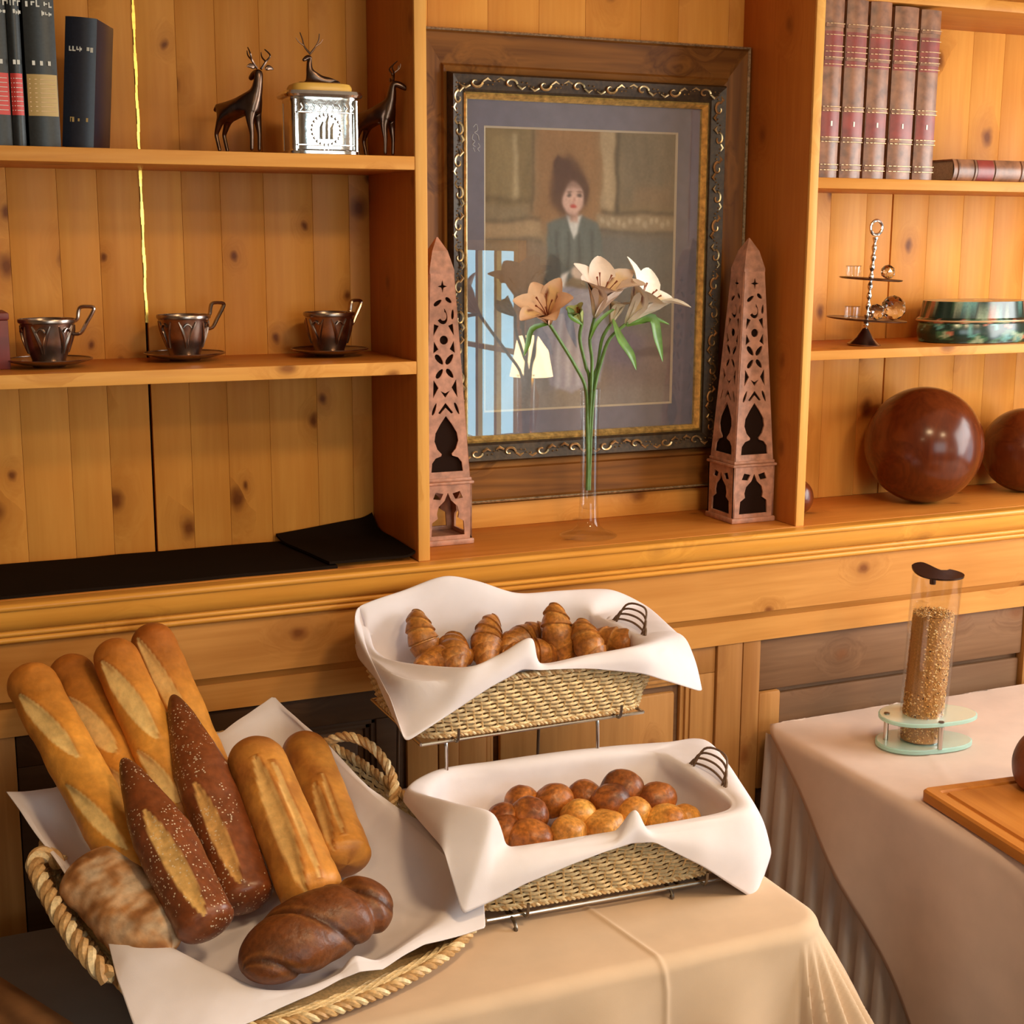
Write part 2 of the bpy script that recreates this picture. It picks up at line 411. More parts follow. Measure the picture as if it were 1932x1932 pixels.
for k, (lp, pw) in enumerate(zip(LAMPS, LAMP_POWER)):
    t = thing('ceiling_lamp', ['round ceiling lamp nearest the shelves', 'round ceiling lamp towards the window wall', 'round ceiling lamp towards the left wall'][k], 'lamp', (lp[0], lp[1], CZ))
    MB().lathe([(.20, 0), (.20, -.02), (.19, -.025), (0, -.025)], 32).build('lamp_base', CREAM, t)
    MB().lathe([(.18, -.025), (.17, -.06), (.12, -.085), (0, -.095)], 32).build('lamp_shade', LAMPE, t)
    l = bpy.data.lights.new('lamp_light', 'AREA'); l.shape = 'DISK'; l.size = .36; l.energy = pw; l.color = (1, .72, .42)
    lo = bpy.data.objects.new('lamp_light', l); COL.objects.link(lo); lo.parent = t; lo.location = (0, 0, -.11)

t = thing('side_table', 'small side table behind the camera by the window wall, under the lit lamp', 'table', (2.26, -3.90, FZ))
MB().lathe([(0, .68), (.22, .68), (.225, .69), (.22, .705), (0, .705)], 32).build('table_top', OAK_X, t); MB().lathe([(.14, 0), (.13, .02), (.03, .05), (.025, .66), (.05, .68)], 20).build('pedestal', OAK_Z, t)
t = thing('table_lamp', 'lit table lamp with yellow shade, standing on the side table', 'lamp', (2.26, -3.90, FZ+.7055))
MB().lathe([(0, 0), (.07, 0), (.07, .015), (.02, .04), (.035, .14), (.045, .22), (.015, .30), (.010, .36), (0, .36)], 24).build('lamp_base', GOLD, t)
MB().lathe([(.115, .33), (.075, .54)], 32).build('lamp_shade', LAMPE, t)
# ------------------------------------------------------------------ bookcase
D = .2656
XL0, XL1, XR0, XR1 = 0., .0237, .8671, .8883
BL, BR = -1.25, 2.2
BTOP = 1.42
bc = thing('bookcase', 'wide pine wall bookcase with knotty back boards, two shelf bays and a middle niche', 'bookcase', (0, 0, 0))
def pboard(name, a, b, m, bev=.0015): return MB().box(a, b, None, bev).build(name, m, bc, smooth=30)
for x0, x1 in ((XL0, XL1), (XR0, XR1)):
    up_ = pboard('upright', (x0, .004, 0), (x1, D, BTOP), PINE_S)
    pboard('upright_edge', (x0, -.004, 0), (x1, .004, BTOP), PINE_E).parent = up_
pboard('upright', (BL-.024, 0, 0), (BL, D, BTOP), PINE_S)
pboard('upright', (BR, 0, 0), (BR+.024, D, BTOP), PINE_S)
def shelf(x0, x1, z, t=.024):
    sh = pboard('shelf', (x0, .0, z-t), (x1, D, z), PINE_T)
    pboard('shelf_edge', (x0, -.003, z-t), (x1, .0, z), PINE_X, .001).parent = sh
shelf(BL, XL0, .756); shelf(BL, XL0, .3837)
shelf(XR1, BR, .736, .022); shelf(XR1, BR, .3771, .020); shelf(XR1, BR, 1.1146, .022)
pboard('top_board', (BL, 0, BTOP), (BR+.024, D+.02, BTOP+.024), PINE_X)
# ledge board under everything
for x0, x1 in ((BL, XL0), (XL0, XR1), (XR1, BR)):
    pboard('ledge_board', (x0, -.005, -.024), (x1, D, 0), PINE_T)
# back boards
def staves(x0, x1, w, z0, z1, skip=()):
    x = x0
    while x < x1-.004:
        wd = w*random.uniform(.82, 1.2); e = min(x+wd, x1)
        if x1-e < .03: e = x1
        pboard('back_board', (x+.0002, D, z0), (e-.0002, D+.018, z1), PINE_V, .0006); x = e
gap = -.447
staves(BL, gap-.0025, .086, 0, BTOP); staves(gap+.0025, XL0+.012, .086, 0, BTOP)
staves(XL0+.012, XR0+.012, .11, 0, BTOP)
staves(XR0+.012, 1.2945, .09, 0, BTOP); staves(1.2985, BR, .10, 0, BTOP)
pboard('back_lining', (BL, D+.018, 0), (BR, D+.024, BTOP), FRETD)
# gilded strip showing in the joint of the left bay
g = MB()
zz = np.linspace(.45, BTOP, 70)
for a, b in zip(zz[:-1], zz[1:]):
    if .395 < a: g.box((gap-.0022-.0008*math.sin(a*90), D-.002, a), (gap+.0024+.0008*math.sin(a*71), D+.012, b))
g.build('gilt_strip', GOLD, bc, label='thin gilt strip in the joint between the back boards')
# niche skirting under the picture
pboard('niche_batten', (XL1, D-.020, 0), (XR0, D-.0005, .052), PINE_X)

# ------------------------------------------------------------------ panelled base below the ledge
base = thing('panelled_base', 'old brown pine panelling with frieze, rails and moulded ledge edge below the bookcase', 'panelling', (0, 0, FZ))
def ext(prof, x0, x1, name, m, zoff=0):      # profile list (y,z) extruded along x, relative to world z
    n = len(prof); mb = MB(); vs = [(x0, y, z-FZ) for y, z in prof]+[(x1, y, z-FZ) for y, z in prof]
    fs = [(i, i+1, i+1+n, i+n) for i in range(n-1)]+[(n-1, 0, n, 2*n-1), tuple(range(n)), tuple(range(2*n-1, n-1, -1))]
    return mb.add(vs, fs).build(name, m, base, smooth=40)
X0, X1 = BL-.1, BR+.12
arc = lambda cy, cz, r, a0, a1, n: [(cy+r*math.cos(R(a)), cz+r*math.sin(R(a))) for a in np.linspace(a0, a1, n)]
prof = [(.0, -.001)]+[(-.030, -.001)]+arc(-.034, -.0075, .0065, 80, 270, 8)+[(-.034, -.0155)]+\
       [(-.0335, -.018)]+[(-.0335+.020*(1-math.cos(t)), -.018-.034*math.sin(t)*1.0) for t in np.linspace(.1, PI/2, 8)]+\
       [(-.0155, -.0535)]+arc(-.0125, -.0585, .005, 120, 250, 6)+[(-.0125, -.0645)]+arc(-.008, -.0705, .006, 110, 270, 6)+[(-.004, -.0785), (.0, -.080)]
ext(prof, X0, X1, 'ledge_moulding', PINE_M)
ext([(0, -.024), (.0, -.183), (.03, -.183), (.03, -.024)], X0, X1, 'frieze_board', PINE_F)
ext([(.002, -.183), (.013, -.200), (.03, -.200), (.03, -.183)], X0, X1, 'cove_strip', PINE_F)
ext([(.012, -.200), (.012, -.251), (.03, -.251), (.03, -.200)], X0, X1, 'top_rail', PINE_F)
def bb(name, x0, x1, y0, y1, z0, z1, m, bev=.002): return MB().box((x0, y0, z0-FZ), (x1, y1, z1-FZ), None, bev).build(name, m, base)
bb('backing', X0, X1, .045, .06, FZ, -.2, OLD_X)
for x0, x1 in ((.693, .7565), (.7585, .803), (-.02, .045), (.047, .09), (-.86, -.80), (-.798, -.75), (1.56, 1.62), (1.622, 1.67)):
    bb('stile', x0, x1, .016, .045, FZ, -.251, OLD_V)
def panel(x0, x1, m=OLD_X):
    w = .062
    bb('door_rail', x0+.002, x1-.002, .022, .045, -.251-w, -.2515, m)
    bb('door_rail', x0+.002, x1-.002, .022, .045, FZ, FZ+.10, OLD_X)
    for a, b in ((x0+.002, x0+w), (x1-w, x1-.002)): bb('door_stile', a, b, .022, .045, FZ+.10, -.2515-w, m)
    for q in range(2):     # stepped moulding round the field
        i = w+q*.010; y = .026+q*.006
        mb = MB(); zt, zb = -.2515-i, FZ+.10+q*.01
        for a, b, c, d in ((x0+i, x1-i, zt-.010, zt), (x0+i, x1-i, zb, zb+.010), (x0+i, x0+i+.010, zb, zt), (x1-i-.010, x1-i, zb, zt)):
            mb.box((a, y, c-FZ), (b, .045, d-FZ), None, .002)
        mb.build('panel_moulding', m, base)
    bb('panel_field', x0+w+.034, x1-w-.034, .030, .045, FZ+.15, -.2515-w-.034, m, .006)
panel(.09, .693, OLD_V); panel(-.75, -.02, SHADE_X); panel(-1.35, -.86, SHADE_X)
# right of the stiles: flat wide plank over a lower drop panel
bb('plank', .805, 1.558, .024, .045, -.372, -.2515, OLD_X, .004)
bb('plank', .805, .862, .018, .045, -.60, -.374, OLD_V, .006)
bb('plank', .866, 1.558, .030, .045, FZ, -.385, OLD_X, .004)
bb('plank', 1.672, 2.30, .024, .045, FZ, -.2515, OLD_X, .004)
bb('plinth', X0, X1, .008, .045, FZ, FZ+.09, OLD_X)

# ------------------------------------------------------------------ books
def book(label, x, w, h, dep, y, z, cover, rz=0, lean=0, group=None, cat='book'):
    """upright book, spine towards the room; x = spine's left edge"""
    t = thing('book', label, cat, (x+w/2, y, z), rz, group)
    if lean: t.rotation_euler = (0, lean, rz); t.location.z += abs(math.sin(lean))*w/2
    tk = .003
    mb = MB()
    a = np.linspace(-1, 1, 9)                       # rounded spine
    sp = [(w/2*q, .006*(q*q)) for q in a]
    vs = [(px, py, zz) for zz in (0, h) for px, py in sp]+[(px, py+tk, zz) for zz in (0, h) for px, py in sp]
    n = 9; fs = []
    for i in range(n-1): fs += [(i, i+1, n+i+1, n+i), (2*n+i, 3*n+i, 3*n+i+1, 2*n+i+1), (i, 2*n+i, 2*n+i+1, i+1), (n+i, n+i+1, 3*n+i+1, 3*n+i)]
    fs += [(0, n, 3*n, 2*n), (n-1, 3*n-1, 4*n-1, 2*n-1)]
    mb.add(vs, fs); mb.build('spine', cover, t)
    for s in (-1, 1):
        xo = s*(w/2-tk/2); MB().box((xo-tk/2, .006, 0), (xo+tk/2, dep, h), None, .0008).build('cover', cover, t)
    MB().box((-w/2+tk, .010, .003), (w/2-tk, dep-.004, h-.003)).build('pages', PAPER, t)
    return t
def on_spine(t, w, x0, x1, z0, z1, m, name, off=.0006):
    n = 7; mb = MB(); vs = []
    for q in np.linspace(x0, x1, n):
        k = q/(w/2); y = .006*k*k-off
        vs += [(q, y, z0), (q, y, z1), (q, y+.001, z0), (q, y+.001, z1)]
    fs = []
    for i in range(n-1):
        a = 4*i; b = a+4; fs += [(a, b, b+1, a+1), (a+2, a+3, b+3, b+2), (a+1, b+1, b+3, a+3), (a, a+2, b+2, b)]
    fs += [(0, 1, 3, 2), (4*n-4, 4*n-2, 4*n-1, 4*n-3)]
    return mb.add(vs, fs).build(name, m, t)
def scribble(t, w, rows, m, name):
    """worn title print: short strokes, one row per line; rows = (z, x0, x1, height)"""
    mb = MB()
    for z, x0, x1, hh in rows:
        x = x0
        while x < x1:
            ww = hh*random.uniform(.35, .75); k = x/(w/2); y = .006*k*k-.0012
            if random.random() < .85:
                zl = z-hh*.5*random.choice((1, 1, .6)); zh = z+hh*.5*random.choice((1, .55, .55))
                mb.box((x, y, zl), (x+ww*.3, y+.0008, zh))
                mb.box((x+ww*.3, y, random.choice((zl, zh-hh*.2))), (x+ww*.8, y+.0008, random.choice((zl+hh*.2, zh))))
            x += ww*1.05
    mb.build(name, m, t)
Z1 = .756
def bx(px): return at(px, 200, 'y', .02)[0]
for (pa, pb, h, cov, lab, col, dots) in ((-34, 21, .345, CLOTHB, 'black book with red label, first at the left edge of the top left shelf', REDL, 3),
                                    (22, 47, .345, CLOTHB, 'slim black book with narrow red label, second from the left on the top left shelf', REDL, 2),
                                    (53, 112, .345, CLOTHB, 'black book with tan yellow label, third from the left on the top left shelf', TANL, 3)):
    x0, x1 = bx(pa), bx(pb); w = x1-x0
    t = book(lab, x0, w, h, .20, .02, Z1, cov)
    on_spine(t, w, -w/2+.001, w/2-.001, .050, .116, col, 'spine_label')
    lines = [(.057+.0072*i, -w*.42, w*.42, .0035) for i in range(8)]
    mb = MB()
    for z, a, b, hh in lines:
        for q in range(5):
            u0 = a+(b-a)*q/5; k = (u0/(w/2)); mb.box((u0, .006*k*k-.0013, z), (u0+(b-a)/5*.97, .006*k*k-.0004, z+.0011))
    mb.build('label_lines', GOLDT if col is TANL else INKW, t)
    dm = MB()
    for q in range(dots):
        u = w*(-.25+.25*q) if w > .04 else w*(-.1+.3*q); dm.box((u-.0022, -.0014, .130), (u+.0022, .002, .137))
    dm.build('spine_dots', INKW, t)
    scribble(t, w, [(.243, -w*.4, w*.4, .012), (.227, -w*.4, w*.42, .011), (.212, 0, w*.42, .008)], INKW, 'title_lettering')
w = .052
t = book('dark navy book leaning left beside the black books, plain worn spine', at(117, 275, 'y', .02)[0], w, .210, .120, .035, Z1, NAVY, rz=R(-22), lean=R(4.5))
scribble(t, w, [(.160, -w*.34, w*.34, .010)], INKW, 'title_lettering'); scribble(t, w, [(.045, -w*.36, w*.34, .008)], TANL, 'publisher_lettering')

# five leather volumes, first shelf of the right bay
ZR = .736
xs = [(1549, 1588), (1589, 1632), (1633, 1676), (1678, 1726), (1727, 1768)]
words = ('first and leftmost, with torn spine foot', 'second from the left, narrow gap beside it', 'middle one of the row of five', 'fourth from the left, the broadest spine', 'rightmost and shortest, beside the flat book')
tops = [-18, -10, 0, 12, 18]
for i, (pa, pb) in enumerate(xs):
    x0, x1 = at(pa-3, 332, 'y', -.0)[0], at(pb-6, 332, 'y', -.0)[0]; w = x1-x0-.0015
    h = at((pa+pb)/2+4, tops[i], 'y', .0)[2]-ZR
    t = book('tall worn brown leather volume, '+words[i], x0, w, h, .21, .0-.0, ZR, LEATH, lean=R(.4), group=None)
    for z in (.018, .075, .135, .235, .30): on_spine(t, w, -w/2+.001, w/2-.001, z, z+.006, LEATH, 'raised_band', .0028)
    on_spine(t, w, -w/2+.0015, w/2-.0015, .083, .133, LEATHR, 'volume_label'); on_spine(t, w, -w/2+.0015, w/2-.0015, .222, .292, LEATHR, 'title_label')
    mb = MB()
    for z in (.015, .026, .072, .081, .134, .142, .226, .240, .251, .262, .284, .306):
        for q in range(6):
            u0 = -w*.46+w*.92*q/6; k = u0/(w/2); mb.box((u0, .006*k*k-.0036, z), (u0+w*.155, .006*k*k, z+.0013))
    mb.build('gold_lines', GOLDT, t, kind='stuff')
    MB().box((-.002, -.0013, .104), (.002, .001, .114)).build('volume_number', INKW, t)
# the volume lying flat
hb = .046
xa, xb = at(1800, 330, 'y', .0)[0], 1.62
t = thing('book', 'brown leather volume lying flat at the right, spine to the front', 'book', ((xa+xb)/2, .0, ZR))
L2 = (xb-xa)/2
mb = MB(); a = np.linspace(-1, 1, 9)
P = np.array([[(xx, .008*q*q, hb/2+hb/2*q) for q in a] for xx in (-L2, L2)]); mb.grid(P)
mb.build('spine', LEATH, t)
MB().box((-L2, .008, 0), (L2, .24, .003)).build('cover', LEATH, t); MB().box((-L2, .008, hb-.003), (L2, .24, hb)).build('cover', LEATH, t)
MB().box((-L2+.004, .010, .003), (L2-.004, .236, hb-.003)).build('pages', PAPER, t)
for xx in (-L2+.012, -L2+.058, -L2+.115, -L2+.19):
    Pq = np.array([[(xx+dx, .008*q*q-.0022, hb/2+hb/2*q) for q in a] for dx in (0, .005)]); MB().grid(Pq).build('raised_band', LEATH, t)
Pq = np.array([[(-L2+.066+dx, .008*q*q-.0008, hb/2+hb/2*q) for q in a*.95] for dx in (0, .045)]); MB().grid(Pq).build('volume_label', LEATHR, t)
# dark red box cut by the left edge of the picture
p = at(0, 700, 'z', .3837)
t = thing('box', 'dark red box at the left edge of the cup shelf', 'box', (at(-30, 690, 'y', .1)[0], .10, .3837))
MB().box((-.06, 0, 0), (at(18, 650, 'y', .1)[0]-t.location.x, .10, .085), None, .002).build('box_body', REDBOX, t)
MB().box((-.062, -.002, .085), (at(19, 650, 'y', .1)[0]-t.location.x+.001, .102, .098), None, .003).build('box_lid', REDBOX, t)

# ------------------------------------------------------------------ silver cups and saucers
cupspots = [(93, 684, 'left'), (349, 672, 'middle'), (622, 664, 'right')]
def make_cup(label, loc, rz):
    t = thing('cup', label, 'cup', loc, rz, None)
    prof = [(0, .004), (.024, .004), (.026, .0), (.029, .001), (.029, .006), (.0345, .02), (.040, .04), (.0445, .060), (.047, .072), (.049, .076), (.0475, .077), (.0455, .072), (.042, .055), (.036, .03), (.028, .012), (0, .010)]
    MB().lathe(prof, 40).build('cup_bowl', PEWTER, t)
    mb = MB()                                   # embossed tulip lobes
    for k in range(6):
        a0 = 2*PI*k/6+.3
        for s in (-1, 1):
            path = []
            for q in np.linspace(0, 1, 8):
                z = .018+.048*q; r = np.interp(z, [.006, .02, .04, .06, .072], [.029, .0345, .040, .0445, .047])+.0004
                a = a0+s*(.05+.30*q**1.5); path.append((r*math.cos(a), r*math.sin(a), z))
            mb.tube(path, [.0022, .0026, .003, .0033, .0034, .0032, .0026, .0012], 6)
        r = .046; path = [(r*math.cos(a0+q), r*math.sin(a0+q), .062-.25*q*q) for q in np.linspace(-.16, .16, 6)]
        mb.tube(path, .0018, 6)
    mb.build('embossed_lobes', PEWTER, t)
    MB().lathe([(.0475, .070), (.0492, .071), (.0500, .0745), (.0492, .0775), (.047, .0775)], 40, closed=True).build('rim_band', PEWTER, t)
    hp = [(.043, 0, .050), (.056, 0, .052), (.066, 0, .068), (.078, 0, .088), (.080, 0, .096), (.070, 0, .098), (.058, 0, .097), (.054, 0, .090), (.052, 0, .078), (.047, 0, .073)]
    MB().tube(cr(hp, 30, False), .0034, 8, up=(0, 1, 0), flat=1.6).build('handle', PEWTER, t)
    return t
def make_saucer(label, loc):
    t = thing('saucer', label, 'saucer', loc, 0, None)
    MB().lathe([(0, .004), (.022, .003), (.024, 0), (.027, 0), (.030, .004), (.050, .006), (.070, .0115), (.0735, .0135), (.073, .0150), (.066, .0125), (.046, .0085), (.026, .0075), (0, .0075)], 48).build('saucer_dish', PEWTER, t)
    MB().lathe([(.0715, .0125), (.074, .0130), (.0752, .0145), (.074, .016), (.0715, .0155)], 48, closed=True).build('saucer_rim', PEWTER, t)
    return t
for px, py, nm in cupspots:
    l = at(px, py, 'z', .3837+.008); l = (l[0], max(.085, min(.185, l[1])), .3837)
    make_saucer({'left': 'old silver saucer beside the dark red box, under the left cup', 'middle': 'old silver saucer in front of the gilt strip, under the middle cup', 'right': 'old silver saucer nearest the upright, under the right cup'}[nm], l)
    make_cup({'left': 'old silver cup with high handle, nearest the dark red box', 'middle': 'old silver cup with high handle, in front of the gilt strip', 'right': 'old silver cup with high handle, nearest the upright'}[nm], (l[0], l[1], l[2]+.0075), R({'left': -8, 'middle': 10, 'right': 22}[nm]))

# ------------------------------------------------------------------ deer figurines and silver box
def skinned(name, V, E, rad, mat, parent, sub=2, root=0):
    me = bpy.data.meshes.new(name); me.from_pydata(V, E, []); o = bpy.data.objects.new(name, me); COL.objects.link(o)
    m = o.modifiers.new('skin', 'SKIN'); sv = me.skin_vertices[0].data
    for i, r in enumerate(rad):
        sv[i].radius = (r, r) if not isinstance(r, tuple) else r
        sv[i].use_root = (i == root)
    o.modifiers.new('sub', 'SUBSURF').levels = sub; o.modifiers['sub'].render_levels = sub
    dg = bpy.context.evaluated_depsgraph_get(); me2 = bpy.data.meshes.new_from_object(o.evaluated_get(dg))
    bpy.data.objects.remove(o); me2.name = name; me2.shade_smooth(); me2.materials.clear(); me2.materials.append(mat)
    o2 = bpy.data.objects.new(name, me2); COL.objects.link(o2); o2.parent = parent; return o2
def deer(label, loc, rz, turn, H=.165):
    t = thing('deer_figurine', label, 'figurine', loc, rz); k = H/.165; q = lambda *p: tuple(np.array(p)*k)
    # body runs along x, head at +x
    V = [q(-.030, 0, .075), q(0, 0, .076), q(.026, 0, .080), q(.036, 0, .098), q(.040, 0, .118), q(.042, 0, .130)]
    E = [(0, 1), (1, 2), (2, 3), (3, 4), (4, 5)]; rad = [.0155*k, .0150*k, .0165*k, .0105*k, .0075*k, .0078*k]
    hx, hy = math.cos(turn), math.sin(turn)
    V += [q(.042+.012*hx, .012*hy, .127), q(.042+.026*hx, .026*hy, .119)]; E += [(5, 6), (6, 7)]; rad += [.0068*k, .0038*k]
    for sx in (-1, 1):
        for base_, xx, kx in ((0, -.033, -.004), (2, .028, .003)):
            n = len(V); V += [q(xx, sx*.010, .055), q(xx+(-.010 if base_ == 0 else .003), sx*.010, .032), q(xx-(.003 if base_ == 0 else -.002), sx*.010, .004)]
            E += [(base_, n), (n, n+1), (n+1, n+2)]; rad += [.0072*k, .0036*k, .0030*k]
    n = len(V); V += [q(-.046, 0, .078), q(-.053, 0, .070)]; E += [(0, n), (n, n+1)]; rad += [.005*k, .003*k]
    skinned('body', V, E, rad, BRONZE, t)
    P = np.array(q(.042, 0, .134)); U = np.array((hx, hy, 0)); Sd = np.array((-hy, hx, 0))
    for s in (-1, 1):
        mb = MB(); b = P+Sd*s*.004*k
        main = [b, b+(Sd*s*.010+np.array((0, 0, .012)))*k, b+(Sd*s*.016-U*.004+np.array((0, 0, .022)))*k, b+(Sd*s*.013+U*.006+np.array((0, 0, .032)))*k]
        mb.tube(cr(main, 12, False), np.linspace(.0022, .001, 12)*k, 6)
        mb.tube(cr([main[1], main[1]+(U*.010+np.array((0, 0, .008)))*k, main[1]+(U*.012+np.array((0, 0, .016)))*k], 7, False), np.linspace(.0017, .0008, 7)*k, 6)
        mb.build('antler', BRONZE, t)
        e = b+(Sd*s*.006-U*.003)*k
        MB().tube(cr([e, e+(Sd*s*.008+np.array((0, 0, .003)))*k, e+(Sd*s*.017+np.array((0, 0, .001)))*k], 8, False), np.array([.001, .003, .004, .0042, .0038, .003, .0018, .0006])*k, 8, up=tuple(U), flat=.5).build('ear', BRONZE, t)
    return t
ld = at(452, 262, 'y', .10); deer('dark bronze deer standing with head turned back, left of the silver box', (ld[0]-.004, .075, Z1), R(-52), R(165), .178)
rd = at(727, 262, 'y', .10); deer('dark bronze deer standing by the upright, right of the silver box', (rd[0]-.022, .085, Z1), R(-62), R(50), .168)
# silver box with a lying deer on its lid
cb = at(602, 240, 'y', .06); BW = .066
t = thing('silver_box', 'bright silver embossed box with yellow topped lid and a resting deer, between two bronze deer', 'box', (cb[0], .055, Z1), R(-3))
mb = MB()
nx = 28; pr = []
for i in range(64):
    a = 2*PI*i/64; e = 4.5; r = (abs(math.cos(a))**e+abs(math.sin(a))**e)**(-1/e); pr.append((BW*r*math.cos(a), .052*r*math.sin(a)))
def sq(k, z): return [(x*k, y*k, z) for x, y in pr]
P = [sq(.90, 0), sq(.97, .001), sq(.97, .006), sq(.92, .009), sq(.92, .090), sq(.95, .094), sq(.95, .098)]
mb.grid(np.array(P), close_v=True); mb.add(sq(.9, 0), [tuple(range(63, -1, -1))]); mb.add(sq(.95, .098), [tuple(range(64))])
mb.build('box_body', SILVER, t)
for sx in (-1, 1):
    for sy in (-1, 1): MB().tube([(sx*BW*.835, sy*.0425, .006), (sx*BW*.835, sy*.0425, .094)], .0042, 8).build('corner_column', SILVER, t)
mb = MB()                                         # embossed front scene: wreath, figures, rails
fy = -.0482
for a in np.linspace(0, 2*PI, 22, endpoint=False): mb.lathe([(0, -.003), (.0026, -.001), (.0026, .001), (0, .003)], 8, (.026*math.cos(a), fy, .042+.026*math.sin(a)))
for xx, hh in ((-.008, .03), (.002, .04), (.011, .028)):
    mb.tube([(xx, fy, .026), (xx, fy, .026+hh*.7), (xx+.003, fy-.001, .026+hh)], [.0045, .004, .0018], 8)
for zz in (.016, .072): mb.tube([(-.05, fy, zz), (.05, fy, zz)], .0016, 6)
for xx in np.linspace(-.046, .046, 9): mb.tube([(xx, fy, .074), (xx+.004, fy-.0005, .080), (xx, fy, .086)], .0015, 6)
mb.build('embossed_scene', SILVER, t)
mb = MB(); mb.grid(np.array([sq(.95, .098), sq(1.06, .099), sq(1.10, .103), sq(1.06, .109), sq(.90, .111)]), close_v=True); mb.add(sq(.95, .098), [tuple(range(63, -1, -1))]); mb.add(sq(.9, .111), [tuple(range(64))])
lid = mb.build('lid', SILVER, t)
mb = MB(); mb.grid(np.array([sq(.83, .1112), sq(.83, .117), sq(.78, .1225), sq(.66, .1245)]), close_v=True); mb.add(sq(.66, .1245), [tuple(range(64))]); mb.add(sq(.83, .1112), [tuple(range(63, -1, -1))])
mb.build('lid_top', YELLOW, t, label='yellow domed lid top')
V = [(.026, 0, .130), (.005, 0, .131), (-.012, 0, .133), (-.017, 0, .148), (-.017, 0, .162), (-.016, 0, .171), (-.024, -.006, .168), (-.031, -.012, .163), (.036, .002, .128), (-.024, .006, .126), (-.036, .004, .1265), (.034, -.008, .126), (.020, -.012, .1265)]
E = [(0, 1), (1, 2), (2, 3), (3, 4), (4, 5), (5, 6), (6, 7), (0, 8), (2, 9), (9, 10), (0, 11), (11, 12)]
skinned('resting_deer', V, E, [.009, .0085, .0095, .0065, .005, .0055, .0045, .0026, .003, .0032, .002, .0045, .0022], BRONZE, t)
for s in (-1, 1):
    mb = MB(); b = np.array((-.015, .002*s, .176))
    mb.tube(cr([b, b+np.array((s*.010, .002, .012)), b+np.array((s*.015+.002, .003, .024)), b+np.array((s*.018, .0, .036))], 12, False), np.linspace(.0019, .0008, 12), 6)
    mb.tube(cr([b+np.array((s*.011, .002, .014)), b+np.array((s*.020, .002, .020)), b+np.array((s*.025, .002, .027))], 7, False), np.linspace(.0014, .0007, 7), 6)
    mb.build('antler', BRONZE, t)

# ------------------------------------------------------------------ black cloths on the left ledge
def slab(name, label, poly, z0, th, m, cat, curl=None):
    poly = np.array(poly); n, k = 26, 10
    P = np.array([[(1-v)*((1-u)*poly[0]+u*poly[1])+v*((1-u)*poly[3]+u*poly[2]) for v in np.linspace(0, 1, k)] for u in np.linspace(0, 1, n)])
    zt = z0+th+.0015*noise3(np.dstack([P, P[..., :1]*0]).reshape(-1, 3), 28, 3).reshape(n, k)
    if curl is not None: zt = zt+curl(np.linspace(0, 1, n)[:, None], np.linspace(0, 1, k)[None, :])
    top = np.dstack([P, zt]); bot = np.dstack([P, np.maximum(zt-th, z0)])
    mb = MB(); mb.grid(top); mb.grid(bot[:, ::-1])
    ring = lambda A: np.concatenate([A[:, 0], A[-1, 1:], A[-2::-1, -1], A[0, -2:0:-1]])
    mb.grid(np.array([ring(top), ring(bot)]), close_v=True)
    o = mb.build(name, m); return tag(o, label, cat)
slab('shelf_runner', 'long black felt runner covering the ledge of the left bay', [(BL+.01, .001), (-.16, .001), (-.185, .255), (BL+.01, .255)], .0003, .006, BLACKC, 'runner')
slab('felt_mat', 'small black felt mat lapping over the runner beside the upright', [(-.175, .003), (-.004, .003), (-.004, .262), (-.21, .258)], .0085, .005, BLACKC, 'mat', lambda u, v: .020*np.clip((v-.80)/.2, 0, 1)**2*(.4+u)+.008*np.clip((u-.85)/.15, 0, 1)**2)

# ------------------------------------------------------------------ framed picture
pic = thing('framed_picture', 'gilt framed portrait of a seated woman, within a wide dark oak outer frame', 'picture', (.478, .235, .055))
PX, PZ = pic.location.x, pic.location.z
OX0, OX1, OZ0, OZ1 = .100-PX, .8655-PX, .058-PZ, 1.018-PZ           # oak outer
GX0, GX1, GZ0, GZ1 = .158-PX, .8035-PX, .144-PZ, .936-PZ            # ornate
IX0, IX1, IZ0, IZ1 = .1925-PX, .752-PX, .197-PZ, .889-PZ            # sight edge of gilt
def frame_part(name, x0, x1, z0, z1, wl, wr, wb, wt, prof, mats, parent, label=None):
    """four mitred rails; prof = [(t, y)] t 0 outer .. 1 inner"""
    outs = []
    corners = lambda t: [(x0+wl*t, z0+wb*t), (x1-wr*t, z0+wb*t), (x1-wr*t, z1-wt*t), (x0+wl*t, z1-wt*t)]
    for k in range(4):
        mb = MB(); k2 = (k+1) % 4
        row = [[(corners(t)[c][0], y, corners(t)[c][1]) for t, y in prof] for c in (k, k2)]
        mb.grid(np.array(row)); n = len(prof)
        mb.add([row[0][0], row[0][-1], row[1][-1], row[1][0], (row[0][0][0], .028, row[0][0][2]), (row[0][-1][0], .028, row[0][-1][2]), (row[1][-1][0], .028, row[1][-1][2]), (row[1][0][0], .028, row[1][0][2])],
               [(4, 5, 6, 7), (0, 3, 7, 4), (1, 5, 6, 2)])
        outs.append(mb.build(name, mats[k % 2], parent))
        if label: outs[-1]['label'] = label
    return outs
frame_part('oak_rail', OX0, OX1, OZ0, OZ1, GX0-OX0, OX1-GX1, GZ0-OZ0, OZ1-GZ1, [(0, -.002), (.06, -.006), (.10, -.002), (.80, .006), (.86, .0), (1, .004)], (OAK_X, OAK_Z), pic)
frame_part('outer_edge', OX0-.001, OX1+.0, OZ0-.001, OZ1+.001, .006, .006, .006, .006, [(0, -.004), (.5, -.009), (1, -.004)], (EDGEG, EDGEG), pic, 'worn silvery gilt outer edge')
